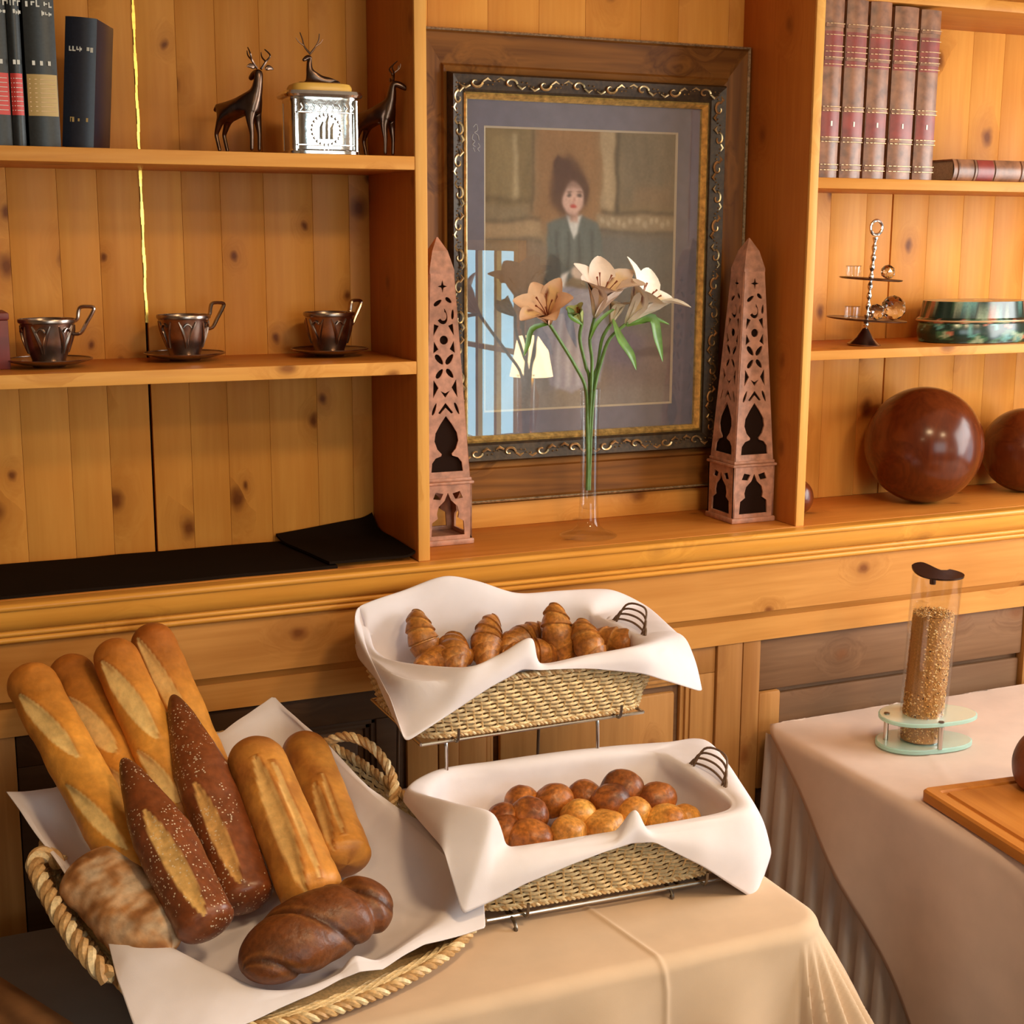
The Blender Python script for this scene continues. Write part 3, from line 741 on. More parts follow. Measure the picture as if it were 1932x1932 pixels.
pr = [(0, .0), (.05, -.012), (.12, -.019), (.3, -.016), (.5, -.012), (.7, -.008), (.80, -.010), (.84, -.006)]
frame_part('ornate_rail', GX0, GX1, GZ0, GZ1, .0345*1.2, .0515*1.0, .053, .047, pr, (GILTD, GILTD), pic)
frame_part('sight_edge', GX0+.030, GX1-.042, GZ0+.043, GZ1-.038, .0125, .0125, .013, .013, [(0, -.008), (.4, -.012), (.7, -.007), (1, .0)], (GILT, GILT), pic, 'bright gilt sight edge')
mb = MB()                                         # scrolls, leaves and beads on the ornate rails
def scroll(cx, cz, ux, uz, s, flip):
    vx, vz = -uz*flip, ux*flip
    pts = []
    for q in np.linspace(0, 1, 16):
        a = 5.2*q; r = s*(1-.72*q); pts.append((cx+ux*r*math.cos(a)+vx*r*math.sin(a)*.75, -.0165, cz+uz*r*math.cos(a)+vz*r*math.sin(a)*.75))
    mb.tube(pts, np.linspace(.0030, .0016, 16), 5)
def run(a, b, step):
    a, b = np.array(a), np.array(b); L = np.linalg.norm(b-a); u = (b-a)/L; v = np.array((-u[1], u[0])); n = int(L/step)
    for i in range(n):
        c = a+u*(L*(i+.5)/n); f = 1 if i % 2 else -1
        scroll(c[0], c[1], u[0], u[1], .0145, f)
        for q in (-.5, -.36, .36, .5):
            w = c+u*step*q+v*f*.006*(1-abs(q)); mb.lathe([(0, -.002), (.0024, 0), (0, .002)], 6, (w[0], -.0165, w[1]))
        lf = [c+u*step*.2+v*-f*.002, c+u*step*.34+v*-f*.009, c+u*step*.46+v*-f*.004]
        mb.tube([(p[0], -.016, p[1]) for p in lf], [.0022, .0034, .0010], 5)
        lf = [c-u*step*.18+v*f*.006, c-u*step*.32+v*f*.011, c-u*step*.44+v*f*.006]
        mb.tube([(p[0], -.016, p[1]) for p in lf], [.0022, .0032, .0010], 5)
mx0, mx1, mz0, mz1 = GX0+.017, GX1-.021, GZ0+.022, GZ1-.020
run((mx0, mz1), (mx1, mz1), .072); run((mx0, mz0), (mx1, mz0), .072); run((mx0, mz0), (mx0, mz1), .058); run((mx1, mz0), (mx1, mz1), .058)
mb.build('gilt_scrollwork', plain('rubbed gilt scrollwork', (.52, .36, .18), .34, .8, var=.5, vscale=70), pic, kind='stuff')
MB().box((IX0-.006, .012, IZ0-.006), (IX1+.006, .020, IZ1+.006)).build('backing_board', MATB, pic)
AX0, AX1, AZ0, AZ1 = .2405-PX, .695-PX, .2485-PZ, .8345-PZ
mb = MB()
for a, b, c, d in ((IX0-.005, IX1+.005, AZ1, IZ1+.005), (IX0-.005, IX1+.005, IZ0-.005, AZ0), (IX0-.005, AX0, AZ0, AZ1), (AX1, IX1+.005, AZ0, AZ1)): mb.box((a, .0075, c), (b, .012, d))
mb.build('mount_board', MATB, pic)
frame_part('mount_bevel', AX0, AX1, AZ0, AZ1, .004, .004, .004, .004, [(0, .0072), (1, .0105)], (CREAM, CREAM), pic)
MB().box((IX0-.004, .0030, IZ0-.004), (IX1+.004, .0050, IZ1+.004)).build('glass_pane', PANE, pic)
mb = MB()
sgn = [[(-.262, .775), (-.255, .782), (-.252, .770), (-.259, .765), (-.251, .760), (-.249, .750)], [(-.262, .762), (-.264, .752), (-.258, .748), (-.263, .741), (-.257, .737)], [(-.251, .744), (-.247, .738), (-.252, .733), (-.248, .728)], [(-.262, .735), (-.258, .727)]]
for ln in sgn: mb.tube(cr([(x, .0071, z) for x, z in ln], 14, False), .0009, 5)
mb.build('signature', plain('white ink', (.6, .58, .6), .6), pic, label='small white handwritten signature')
# the painting: seated woman, painted point by point
nu, nv = 170, 220
u, v = np.meshgrid(np.linspace(0, 1, nu), np.linspace(0, 1, nv), indexing='ij')
def s2l(c): c = np.array(c, float)/255; return np.where(c <= .04045, c/12.92, ((c+.055)/1.055)**2.4)
wx = u+.012*noise3(np.dstack([u, v, u*0]).reshape(-1, 3), 38, 11).reshape(u.shape); wy = v+.009*noise3(np.dstack([u, v, u*0]).reshape(-1, 3), 31, 12).reshape(u.shape)
img = np.ones((nu, nv, 3))*s2l((128, 110, 84))
def pm(mask, c, a=1.0):
    global img
    img = img*(1-a*mask[..., None])+s2l(c)*a*mask[..., None]
def rect(x0, x1, y0, y1, e=.012): 
    f = lambda t: 1/(1+np.exp(-np.clip(t/e*3, -40, 40)))
    return f(wx-x0)*f(x1-wx)*f(wy-y0)*f(y1-wy)
def ell(cx, cy, rx, ry, e=.12): return 1/(1+np.exp(np.clip((np.hypot((wx-cx)/rx, (wy-cy)/ry)-1)/e*3, -40, 40)))
def poly(pts, e=.008):
    pts = np.array(pts); ins = np.zeros(u.shape, bool); dist = np.full(u.shape, 9.)
    for (x0, y0), (x1, y1) in zip(pts, np.roll(pts, -1, 0)):
        ins ^= ((y0 > wy) != (y1 > wy)) & (wx < (x1-x0)*(wy-y0)/(y1-y0+1e-9)+x0)
        dx, dy = x1-x0, y1-y0; t = np.clip(((wx-x0)*dx+(wy-y0)*dy)/(dx*dx+dy*dy), 0, 1); dist = np.minimum(dist, np.hypot(wx-x0-t*dx, (wy-y0-t*dy)))
    return 1/(1+np.exp(np.clip(-np.where(ins, dist, -dist)/e*3, -40, 40)))
pm(rect(.25, .60, -.1, .36, .05), (146, 104, 66), .8); pm(rect(0, .235, 0, .27), (122, 102, 70)); pm(rect(.03, .15, .03, .25, .02), (138, 118, 84), .7); pm(rect(.145, .165, .03, .25), (176, 156, 122), .8); pm(rect(0, .235, .245, .262), (90, 72, 52), .6)
pm(rect(.235, .25, 0, .30), (88, 72, 52), .8); pm(rect(.60, .67, 0, .28), (164, 142, 112)); pm(rect(.675, .70, 0, .29), (70, 62, 52), .9); pm(rect(.70, 1, 0, .26, .03), (116, 104, 86)); pm(rect(.78, .99, .2, .26, .03), (140, 112, 84), .6)
pm(rect(-.1, .30, .325, .385), (156, 130, 98)); pm(rect(.57, 1.1, .30, .355), (150, 132, 106)); pm(rect(-.1, .3, .312, .325), (84, 68, 52), .7); pm(rect(.6, 1.1, .285, .297), (72, 62, 52), .8); pm(rect(-.1, .3, .388, .402), (70, 58, 48), .8); pm(rect(.58, 1.1, .358, .372), (66, 58, 54), .8)
for q in range(12): pm(ell(.60+.033*q, .325+.01*math.sin(q*2.), .012, .012, .4), (190, 172, 146), .5)
pm(rect(-.1, .33, .40, .62, .03), (120, 106, 92)); pm(ell(.18, .50, .17, .09, .5), (140, 116, 92), .7); pm(rect(.57, 1.1, .37, .80, .03), (98, 96, 92)); pm(ell(.80, .46, .2, .07, .6), (110, 110, 104), .6)
pm(rect(-.1, .36, .60, 1.1, .05), (128, 124, 124)); pm(rect(.6, 1.1, .72, 1.1, .08), (122, 104, 100)); pm(ell(.72, .78, .12, .07, .5), (104, 90, 112), .7); pm(rect(-.1, 1.1, .93, 1.1, .04), (134, 124, 118), .8); pm(ell(.88, .80, .10, .02, .5), (80, 62, 62), .7)
pm(rect(-.1, .2, .7, .95, .06), (142, 140, 142), .7)
pm(poly([(.40, .56), (.58, .56), (.66, .72), (.60, .90), (.46, .95), (.33, .90), (.26, .74)]), (152, 148, 158))
for q in range(9): pm(poly([(.36+.025*q, .62), (.375+.025*q, .62), (.35+.03*q, .92), (.335+.03*q, .92)], .012), (186, 182, 190) if q % 2 else (122, 116, 132), .55)
pm(poly([(.33, .335), (.42, .30), (.50, .30), (.575, .335), (.615, .46), (.62, .53), (.52, .56), (.50, .50), (.40, .56), (.31, .60), (.315, .44)]), (92, 100, 97))
for q in range(7): pm(poly([(.36+.03*q, .36), (.372+.03*q, .36), (.365+.032*q, .50), (.352+.032*q, .50)], .01), (104, 112, 108) if q % 2 else (54, 58, 58), .6)
pm(poly([(.32, .44), (.37, .44), (.41, .56), (.35, .62), (.30, .58)]), (66, 68, 66), .8)
pm(poly([(.42, .30), (.495, .30), (.475, .36), (.455, .38)]), (206, 204, 200)); pm(poly([(.435, .27), (.48, .27), (.48, .32), (.44, .32)]), (196, 158, 142))
pm(ell(.425, .205, .092, .10, .25), (84, 54, 42)); pm(poly([(.355, .12), (.375, .095), (.40, .11), (.43, .13), (.49, .17), (.50, .22), (.36, .22)]), (78, 48, 40)); pm(ell(.50, .21, .03, .05, .4), (80, 52, 42))
pm(ell(.447, .242, .052, .055, .15), (204, 166, 152)); pm(rect(.40, .50, .185, .207, .02), (82, 54, 42), .9)
for ex in (.425, .478): pm(ell(ex, .230, .013, .006, .5), (60, 48, 48), .9); pm(ell(ex, .219, .016, .004, .5), (90, 64, 54), .7)
pm(ell(.456, .249, .007, .014, .5), (178, 132, 118), .7); pm(ell(.455, .268, .017, .007, .4), (180, 66, 62), .95)
pm(ell(.49, .505, .045, .022, .3), (210, 190, 174)); pm(poly([(.40, .52), (.43, .51), (.42, .56), (.39, .56)]), (214, 208, 204))
img = np.clip(img*1.35*(1+.10*noise3(np.dstack([u*1.0, v*.35, u*0]).reshape(-1, 3), 120, 5).reshape(u.shape)[..., None]), 0, 1)
P = np.dstack([AX0-.001+u*(AX1-AX0+.002), np.full(u.shape, .0112), AZ1+.001-v*(AZ1-AZ0+.002)])
MB().grid(P, img).build('painting', PRINT, pic, fix=False, label='painted portrait of a seated woman with dark hair and a grey green jacket')

# ------------------------------------------------------------------ fretwork obelisks
def curve_panel(loops, th, mat, name, parent, mtx):
    cu = bpy.data.curves.new('tmp', 'CURVE'); cu.dimensions = '2D'; cu.fill_mode = 'BOTH'; cu.extrude = th/2
    for lp in loops:
        sp = cu.splines.new('POLY'); sp.points.add(len(lp)-1); sp.use_cyclic_u = True
        for p, (x, y) in zip(sp.points, lp): p.co = (x, y, 0, 1)
    ob = bpy.data.objects.new('tmp', cu); COL.objects.link(ob)
    dg = bpy.context.evaluated_depsgraph_get(); me = bpy.data.meshes.new_from_object(ob.evaluated_get(dg))
    bpy.data.objects.remove(ob); bpy.data.curves.remove(cu); me.name = name; me.transform(mtx); me.materials.clear(); me.materials.append(mat)
    o = bpy.data.objects.new(name, me); COL.objects.link(o); o.parent = parent; return o
def circ(cx, cy, rx, ry=None, n=16, a0=0, a1=2*PI): 
    ry = ry or rx; return [(cx+rx*math.cos(a), cy+ry*math.sin(a)) for a in np.linspace(a0, a1, n, endpoint=False)]
def star(cx, cy, r, q): return [(cx+(r if k % 2 == 0 else q)*math.cos(k*PI/4), cy+(r*1.25 if k % 2 == 0 else q)*math.sin(k*PI/4)) for k in range(8)]
def leaf2(cx, cy, l, w, ang):
    pts = [(l*math.cos(a), w*math.sin(a)*(1-.25*math.cos(a))) for a in np.linspace(0, 2*PI, 12, endpoint=False)]
    c, s = math.cos(ang), math.sin(ang); return [(cx+x*c-y*s, cy+x*s+y*c) for x, y in pts]
OB = .048                                             # half width of the body foot
def obelisk(label, loc, lined, rz=0):
    t = thing('obelisk', label, 'ornament', loc, rz); zb, zt, ztip = .136, .560, .612
    hw = lambda z: OB-.0245*(z-zb)/(zt-zb)-(0 if z < .52 else 0)
    out = [(-OB, zb), (OB, zb), (hw(.542), .542), (-hw(.542), .542)]
    H = [star(0, .517, .010, .0035)]
    H += [leaf2(-.011, .485, .010, .0042, .6), leaf2(.012, .490, .008, .004, -.7), [(.0+.014*math.cos(a)*(1-.05*k), .459+.016*math.sin(a)) for k, a in enumerate(np.linspace(-2.6, 1.2, 12))]+[(.0+.007*math.cos(a), .459+.009*math.sin(a)) for a in np.linspace(1.2, -2.6, 12)], leaf2(.020, .462, .010, .003, 1.5)]
    H += [[(-.022, .420), (-.010, .440), (-.020, .444)], [(.022, .420), (.010, .440), (.020, .444)], circ(0, .412, .0088), [(-.023, .386), (-.012, .394), (-.021, .410)], [(.023, .386), (.012, .394), (.021, .410)]]
    H += [leaf2(-.011, .374, .0125, .0055, -.9), leaf2(.011, .374, .0125, .0055, .9), leaf2(-.011, .346, .0115, .0050, .9), leaf2(.011, .346, .0115, .0050, -.9)]
    H += [[(-.026, .298), (-.014, .318), (-.024, .334)], [(.026, .298), (.014, .318), (.024, .334)], [(0, .298), (.010, .312), (0, .307), (-.010, .312)], [(0, .288), (.016, .268), (.012, .266), (0, .278), (-.012, .266), (-.016, .268)], leaf2(-.024, .276, .013, .003, 1.2), leaf2(.024, .276, .013, .003, -1.2)]
    H += [[(0, .262), (.012, .246), (.023, .228), (.0255, .212), (.020, .196), (.011, .186), (.012, .182), (.024, .178), (.032, .168), (.034, .150), (-.034, .150), (-.032, .168), (-.024, .178), (-.012, .182), (-.011, .186), (-.020, .196), (-.0255, .212), (-.023, .228), (-.012, .246)]]
    bas = [(-.052, .012), (.052, .012), (.052, .124), (-.052, .124)]
    HB = [[(0, .108), (.007, .092), (.020, .080), (.024, .066), (.022, .056), (.034, .048), (.036, .020), (-.036, .020), (-.034, .048), (-.022, .056), (-.024, .066), (-.020, .080), (-.007, .092)],
          [(-.016, .094), (-.010, .106), (-.026, .110), (-.032, .096)], [(.016, .094), (.010, .106), (.026, .110), (.032, .096)]]
    tilt = math.atan2(.0245, zt-zb)
    for k in range(4):
        m = Matrix.Rotation(k*PI/2, 4, 'Z') @ Matrix.Translation((0, -OB, zb)) @ Matrix.Rotation(-tilt, 4, 'X') @ Matrix.Translation((0, 0, -zb)) @ Matrix.Rotation(PI/2, 4, 'X')
        curve_panel([out]+H, .004, FRET, 'fretwork_panel', t, m)
        m = Matrix.Rotation(k*PI/2, 4, 'Z') @ Matrix.Translation((0, -.050, 0)) @ Matrix.Rotation(PI/2, 4, 'X')
        curve_panel([bas]+HB, .004, FRET, 'base_panel', t, m)
    w_ = hw(.542)+.0016; q4 = lambda k, z: [(x*w_*k, y*w_*k, z) for x, y in ((-1, -1), (1, -1), (1, 1), (-1, 1))]
    mb = MB(); mb.grid(np.array([q4(1, .5405), q4(1, .548), q4(.62, .585), q4(.04, ztip)]), close_v=True); mb.add(q4(.04, ztip), [(0, 1, 2, 3)]); mb.add(q4(1, .5405), [(3, 2, 1, 0)]); mb.build('tip', FRET, t, smooth=0)
    a_, b_ = OB-.0045, hw(.54)-.0045
    mb = MB(); mb.add([(-a_, -a_, zb), (a_, -a_, zb), (a_, a_, zb), (-a_, a_, zb), (-b_, -b_, .54), (b_, -b_, .54), (b_, b_, .54), (-b_, b_, .54)], [(3, 2, 1, 0), (4, 5, 6, 7), (0, 1, 5, 4), (1, 2, 6, 5), (2, 3, 7, 6), (3, 0, 4, 7)]); mb.build('shade_core', FRETD, t, smooth=0)  # added black core, stands in for shade behind the cutouts
    if lined: MB().box((-.0465, -.0465, .012), (.0465, .0465, .124)).build('shade_core', FRETD, t, smooth=0)  # same painted shade inside the base
    MB().box((-.056, -.056, 0), (.056, .056, .012), None, .003).build('plinth', FRET, t)
    MB().box((-.056, -.056, .124), (.056, .056, .130), None, .002).build('base_moulding', FRET, t)
    MB().box((-.052, -.052, .130), (.052, .052, .137), None, .002).build('base_moulding', FRET, t)
    return t
obelisk('tall reddish fretwork obelisk at the left of the picture, half behind the upright', (.106, .163, 0), False)
obelisk('tall reddish fretwork obelisk at the right of the picture', (.8065, .123, 0), True)

# ------------------------------------------------------------------ glass vase with alstroemeria
VY = .080; VX = .4075
vs = thing('vase', 'slender clear glass bud vase with trumpet foot, in front of the picture', 'vase', (VX, VY, .0012))
vtop = at(1112, 735, 'y', VY)[2]
prof = [(.0, .0), (.058, .0), (.060, .002), (.055, .005), (.036, .011), (.024, .022), (.0205, .04), (.0185, .09), (.0185, vtop*.6), (.020, vtop-.01), (.021, vtop), (.0195, vtop), (.0172, vtop*.6), (.0165, .10), (.0165, .065), (.012, .058), (0, .056)]
MB().lathe(prof, 40).build('vase_body', CLEAR, vs, smooth=60)
MB().lathe([(.0195, vtop-.002), (.0215, vtop), (.0195, vtop+.0015), (.0178, vtop)], 32, closed=True).build('vase_lip', CLEAR, vs)
def blade(mb, path, w, nrm, fold=.25, col=None, n=9):
    """petal or leaf: path points, widths, approximate face normal"""
    P = cr(path, 12, False); ww = np.interp(np.linspace(0, 1, 12), np.linspace(0, 1, len(w)), w); nrm = np.array(nrm, float)
    T = np.gradient(P, axis=0); G = []; C = []
    for i in range(12):
        t = T[i]/np.linalg.norm(T[i]); s = np.cross(t, nrm); s /= np.linalg.norm(s)+1e-9; nn = np.cross(s, t)
        G.append([P[i]+s*ww[i]*q+nn*ww[i]*fold*(q*q) for q in np.linspace(-1, 1, n)])
        if col is not None: C.append([col(i/11, q) for q in np.linspace(-1, 1, n)])
    G = np.array(G); C = None if col is None else np.array(C)
    th = np.array(nrm)*.0007
    mb.grid(G, C); mb.grid(G[:, ::-1]+th, None if C is None else C[:, ::-1])
def flower_head(t, c, axis, size, tint, npet=6, spread=.9, skip=()):
    axis = np.array(axis, float); axis /= np.linalg.norm(axis); a = np.cross(axis, (0, 1, .2)); a /= np.linalg.norm(a); b = np.cross(axis, a)
    for k in range(npet):
        if k in skip: continue
        th = 2*PI*k/npet+.35; d = a*math.cos(th)+b*math.sin(th); sz = size*random.uniform(.85, 1.1)
        path = [c, c+axis*sz*.42+d*sz*.12, c+axis*sz*.78+d*sz*.42*spread, c+axis*sz*.95+d*sz*.80*spread]
        yel = (k % 3 == 0)
        def col(q, s):
            base_ = np.array(tint)*(1-.1*abs(s)); 
            if yel and .35 < q < .8 and abs(s) < .6: base_ = base_*.55+np.array((.88, .60, .14))*.45
            if yel and .5 < q < .7 and abs(abs(s)-.5) < .1: base_ = np.array((.22, .05, .03))
            if q < .15: base_ = base_*.6+np.array((.2, .3, .06))*.4
            return tuple(base_)
        mb = MB(); blade(mb, path, [.003, size*.16, size*.29, size*.24, .003], d*-.6+axis*.5, .25, col); mb.build('petal', PETAL, t, fix=False)
    mb = MB()
    for k in range(5):
        th = 2*PI*k/5; d = a*math.cos(th)+b*math.sin(th); mb.tube(cr([c, c+axis*size*.5+d*size*.06, c+axis*size*.85+d*size*.2], 7, False), [.0009]*6+[.0022], 5)
    mb.build('stamens', STAMEN, t)
def P_(px, py, y): return at(px, py, 'y', y)
rim = np.array((VX, VY, vtop)); low = np.array((VX-.004, VY, at(1105, 925, 'y', VY)[2]))
def stemthing(label, paths, radius=.0036):
    t = thing('flower_stem', label, 'flower', tuple(low)); lo = low
    mb = MB()
    for p in paths: mb.tube(cr([q-lo for q in p], 26, False), radius, 7)
    mb.build('stem', STEM, t); return t, lo
def leaves(t, lo, specs):
    for pts, w in specs:
        mb = MB(); blade(mb, [q-lo for q in pts], [.002, w, w*.9, .0008], (0, -1, .35), .3); mb.build('leaf', LEAF, t, fix=False)
# left flower on a branching stem
a0 = P_(1037, 612, .06)
t, lo = stemthing('flower stem with pale orange bloom leaning left out of the vase', [[low+(.003, 0, 0), low*.4+rim*.6+(-.004, 0, 0), rim+(-.010, 0, .0), P_(1085, 690, .07), P_(1058, 645, .062), a0]])
flower_head(t, a0-lo, (-.40, -.50, .55), .088, (.94, .63, .42))
leaves(t, lo, [((P_(1040, 610, .06), P_(1004, 620, .05), P_(995, 650, .05), P_(988, 672, .05)), .006)])
# middle cluster
a1 = P_(1122, 600, .07)
t, lo = stemthing('flower stem with big pinkish white bloom in the middle of the vase', [[low, low*.4+rim*.6, rim+(0, -.004, 0), P_(1117, 680, .08), P_(1113, 640, .075), a1], [low+(.002, .003, 0), rim+(.002, .006, 0), P_(1105, 690, .085), P_(1094, 640, .08), P_(1098, 610, .075)]])
flower_head(t, a1-lo, (.05, -.45, .9), .108, (.96, .79, .67)); flower_head(t, P_(1098, 612, .075)-lo, (-.5, -.3, .7), .045, (.45, .50, .18), 5, .5)
leaves(t, lo, [((P_(1098, 612, .07), P_(1080, 598, .06), P_(1075, 588, .06), P_(1070, 580, .06)), .009), ((P_(1113, 640, .07), P_(1125, 612, .06), P_(1145, 592, .06), P_(1164, 580, .06)), .004)])
# right flower with hanging leaves
a2 = P_(1180, 612, .065)
t, lo = stemthing('flower stem with creamy white bloom and hanging green leaves at the right of the vase', [[low+(.005, 0, 0), low*.4+rim*.6+(.005, 0, 0), rim+(.010, 0, 0), P_(1135, 680, .075), P_(1150, 640, .07), a2], [low+(.004, .004, 0), rim+(.008, .007, 0), P_(1128, 690, .085), P_(1136, 640, .08), P_(1152, 612, .075)]])
flower_head(t, a2-lo, (.42, -.40, .75), .108, (.96, .89, .76)); flower_head(t, P_(1152, 612, .075)-lo, (.2, -.2, .9), .05, (.74, .66, .50), 5, .6)
leaves(t, lo, [((P_(1156, 602, .06), P_(1170, 640, .045), P_(1190, 670, .04), P_(1200, 698, .042)), .0095), ((P_(1182, 612, .06), P_(1228, 600, .045), P_(1240, 640, .04), P_(1250, 682, .042)), .011), ((P_(1182, 615, .06), P_(1210, 606, .05), P_(1235, 602, .05), P_(1262, 612, .05)), .006)])

# ------------------------------------------------------------------ right bay: tiered stand, green box, balls
Z3 = .3771
CY_ = .090; CX_ = at(1630, 640, 'y', CY_)[0]
t = thing('tiered_stand', 'small two tier silver stand with ring handle and flared foot', 'stand', (CX_, CY_, Z3)); t.rotation_euler = (R(1.5), R(3), 0)
MB().lathe([(0, .0), (.036, .0), (.037, .003), (.030, .008), (.019, .018), (.011, .030), (.006, .038), (0, .038)], 28).build('foot', PEWTER, t)
zl = at(1630, 603, 'y', CY_)[2]-Z3; zu = at(1632, 527, 'y', CY_)[2]-Z3; ztop = at(1637, 447, 'y', CY_)[2]-Z3; zr = at(1637, 429, 'y', CY_)[2]-Z3
def disc(r0, r1, z): return [(0, z-.0015), (r0, z-.0015), (r1, z), (r1+.0012, z+.0022), (r1-.001, z+.003), (r0, z+.0012), (0, z+.0012)]
MB().lathe(disc(.080, .087, zl), 44).build('tray', BRONZE, t, label='lower round tray'); MB().lathe(disc(.062, .068, zu), 44).build('tray', BRONZE, t, label='upper round tray')
zz = np.linspace(.036, ztop, 60); MB().tube([(0, 0, z) for z in zz], [.0048+.0016*math.sin(z*300) for z in zz], 10).build('twisted_rod', SILVER, t)
MB().tube([(.0155*math.cos(a), 0, zr+.0155*math.sin(a)) for a in np.linspace(0, 2*PI, 32, endpoint=False)], .0035, 8, True, up=(0, 1, 0)).build('ring_handle', SILVER, t)
RX = Matrix.Rotation(R(3), 4, 'Y') @ Matrix.Rotation(R(1.5), 4, 'X')
def onstand(px, z, y): 
    return (at(px, 500, 'y', y)[0], y, Z3+z+.0035)
def tumbler(label, loc, r, h):
    t = thing('glass_cup', label, 'glass', loc); MB().lathe([(0, 0), (r*.92, 0), (r, .002), (r, h), (r-.002, h), (r-.0025, .005), (0, .005)], 28).build('glass_body', CLEAR, t, smooth=40)
    MB().lathe([(r-.0025, h-.001), (r+.0008, h), (r-.0008, h+.0012)], 28, closed=True).build('glass_rim', CRYST, t); return t
def crystal(label, loc, r):
    bm = bmesh.new(); bmesh.ops.create_icosphere(bm, subdivisions=2, radius=r); me = bpy.data.meshes.new('crystal_ball'); bm.to_mesh(me); bm.free()
    me.transform(Matrix.Translation((0, 0, r*.96))); me.materials.append(CRYST); o = bpy.data.objects.new('crystal_ball', me); me.materials[0] = LENS; COL.objects.link(o); o.location = loc; return tag(o, label, 'ornament')
tumbler('short clear glass cup on the upper tray of the small stand', onstand(1611, zu, CY_-.018), .017, .026)
crystal('small faceted crystal ball on the upper tray of the small stand', onstand(1676, zu-.003, CY_-.004), .016)
tumbler('short clear glass cup on the lower tray of the small stand', onstand(1612, zl, CY_-.04), .017, .028)
crystal('large faceted crystal ball at the right edge of the lower tray', onstand(1690, zl-.005, CY_-.012), .028)
crystal('small faceted crystal ball behind the large one on the lower tray', onstand(1658, zl-.0025, CY_-.035), .018)
# green lacquered oval box
gb0, gb1 = at(1752, 610, 'y', .10)[0], at(1940, 610, 'y', .10)[0]
t = thing('lidded_box', 'dark green lacquered oval box with painted flowers, on the middle right shelf', 'box', ((gb0+gb1)/2, .115, Z3)); ga = (gb1-gb0)/2
def lobed(k, z, n=96):
    out = []
    for i in range(n):
        a = 2*PI*i/n; r = 1+.018*abs(math.sin(6*a)); out.append((ga*k*r*math.cos(a), .095*k*r*math.sin(a), z))
    return out
hB = at(1850, 610, 'y', .02)[2]-Z3; hT = at(1850, 566, 'y', .05)[2]-Z3
def paint(P, seed):
    P = np.array(P); f = noise3(P.reshape(-1, 3), 150, seed).reshape(P.shape[:2]); g2 = noise3(P.reshape(-1, 3), 210, seed+1).reshape(P.shape[:2]); h2 = noise3(P.reshape(-1, 3), 60, seed+2).reshape(P.shape[:2])
    C = np.ones(P.shape)*np.array((.010, .030, .018))
    C[f > .25] = (.05, .13, .06); C[(f > .5)] = (.30, .36, .22); C[(g2 > .62) & (h2 > -.2)] = (.50, .17, .09); C[(g2 < -.7)] = (.10, .26, .22)
    return C
Pb = np.array([lobed(.93, 0), lobed(.97, .002)]+[lobed(.97+.03*math.sin(PI*q), .004+(hB-.006)*q) for q in np.linspace(0, 1, 14)]); mb = MB(); mb.grid(Pb, paint(Pb, 3), close_v=True)
mb.add(lobed(.93, 0), [tuple(range(95, -1, -1))], (.01, .03, .02)); mb.build('box_body', ENAMEL, t)
Pl = np.array([lobed(1.0, hB-.002), lobed(1.02, hB+.001), lobed(1.02, hB+.006), lobed(.97, hB+.010)]+[lobed(k, hT-.004+.004*(1-k)) for k in np.linspace(.92, .02, 12)]); mb = MB(); mb.grid(Pl, paint(Pl, 9)*.8, close_v=True)
mb.add(lobed(1.0, hB-.002), [tuple(range(95, -1, -1))], (.01, .03, .02)); mb.build('lid', ENAMEL, t)
MB().grid(np.array([lobed(1.022, hB+.0012), lobed(1.03, hB+.003), lobed(1.022, hB+.005)]), close_v=True).build('lid_band', GOLDT, t)
def ball(label, c, r):
    mb = MB(); mb.lathe([(r*math.sin(a), r-r*math.cos(a)) for a in np.linspace(0, PI, 40)], 64, (0, 0, 0)); o = mb.build('wooden_ball', MAHOG, None, smooth=80); o.location = c; return tag(o, label, 'ball')
ball('large polished dark red wooden ball on the lower right ledge', (1.312, .126, 0), .1362)
ball('medium polished dark red wooden ball at the right edge of the lower right ledge', (at(1932, 860, 'y', .14)[0]+.005, .145, 0), .103)
ball('small dark wooden ball mostly hidden behind the right upright', (at(1502, 900, 'y', .10)[0]-.003, .10, 0), .043)

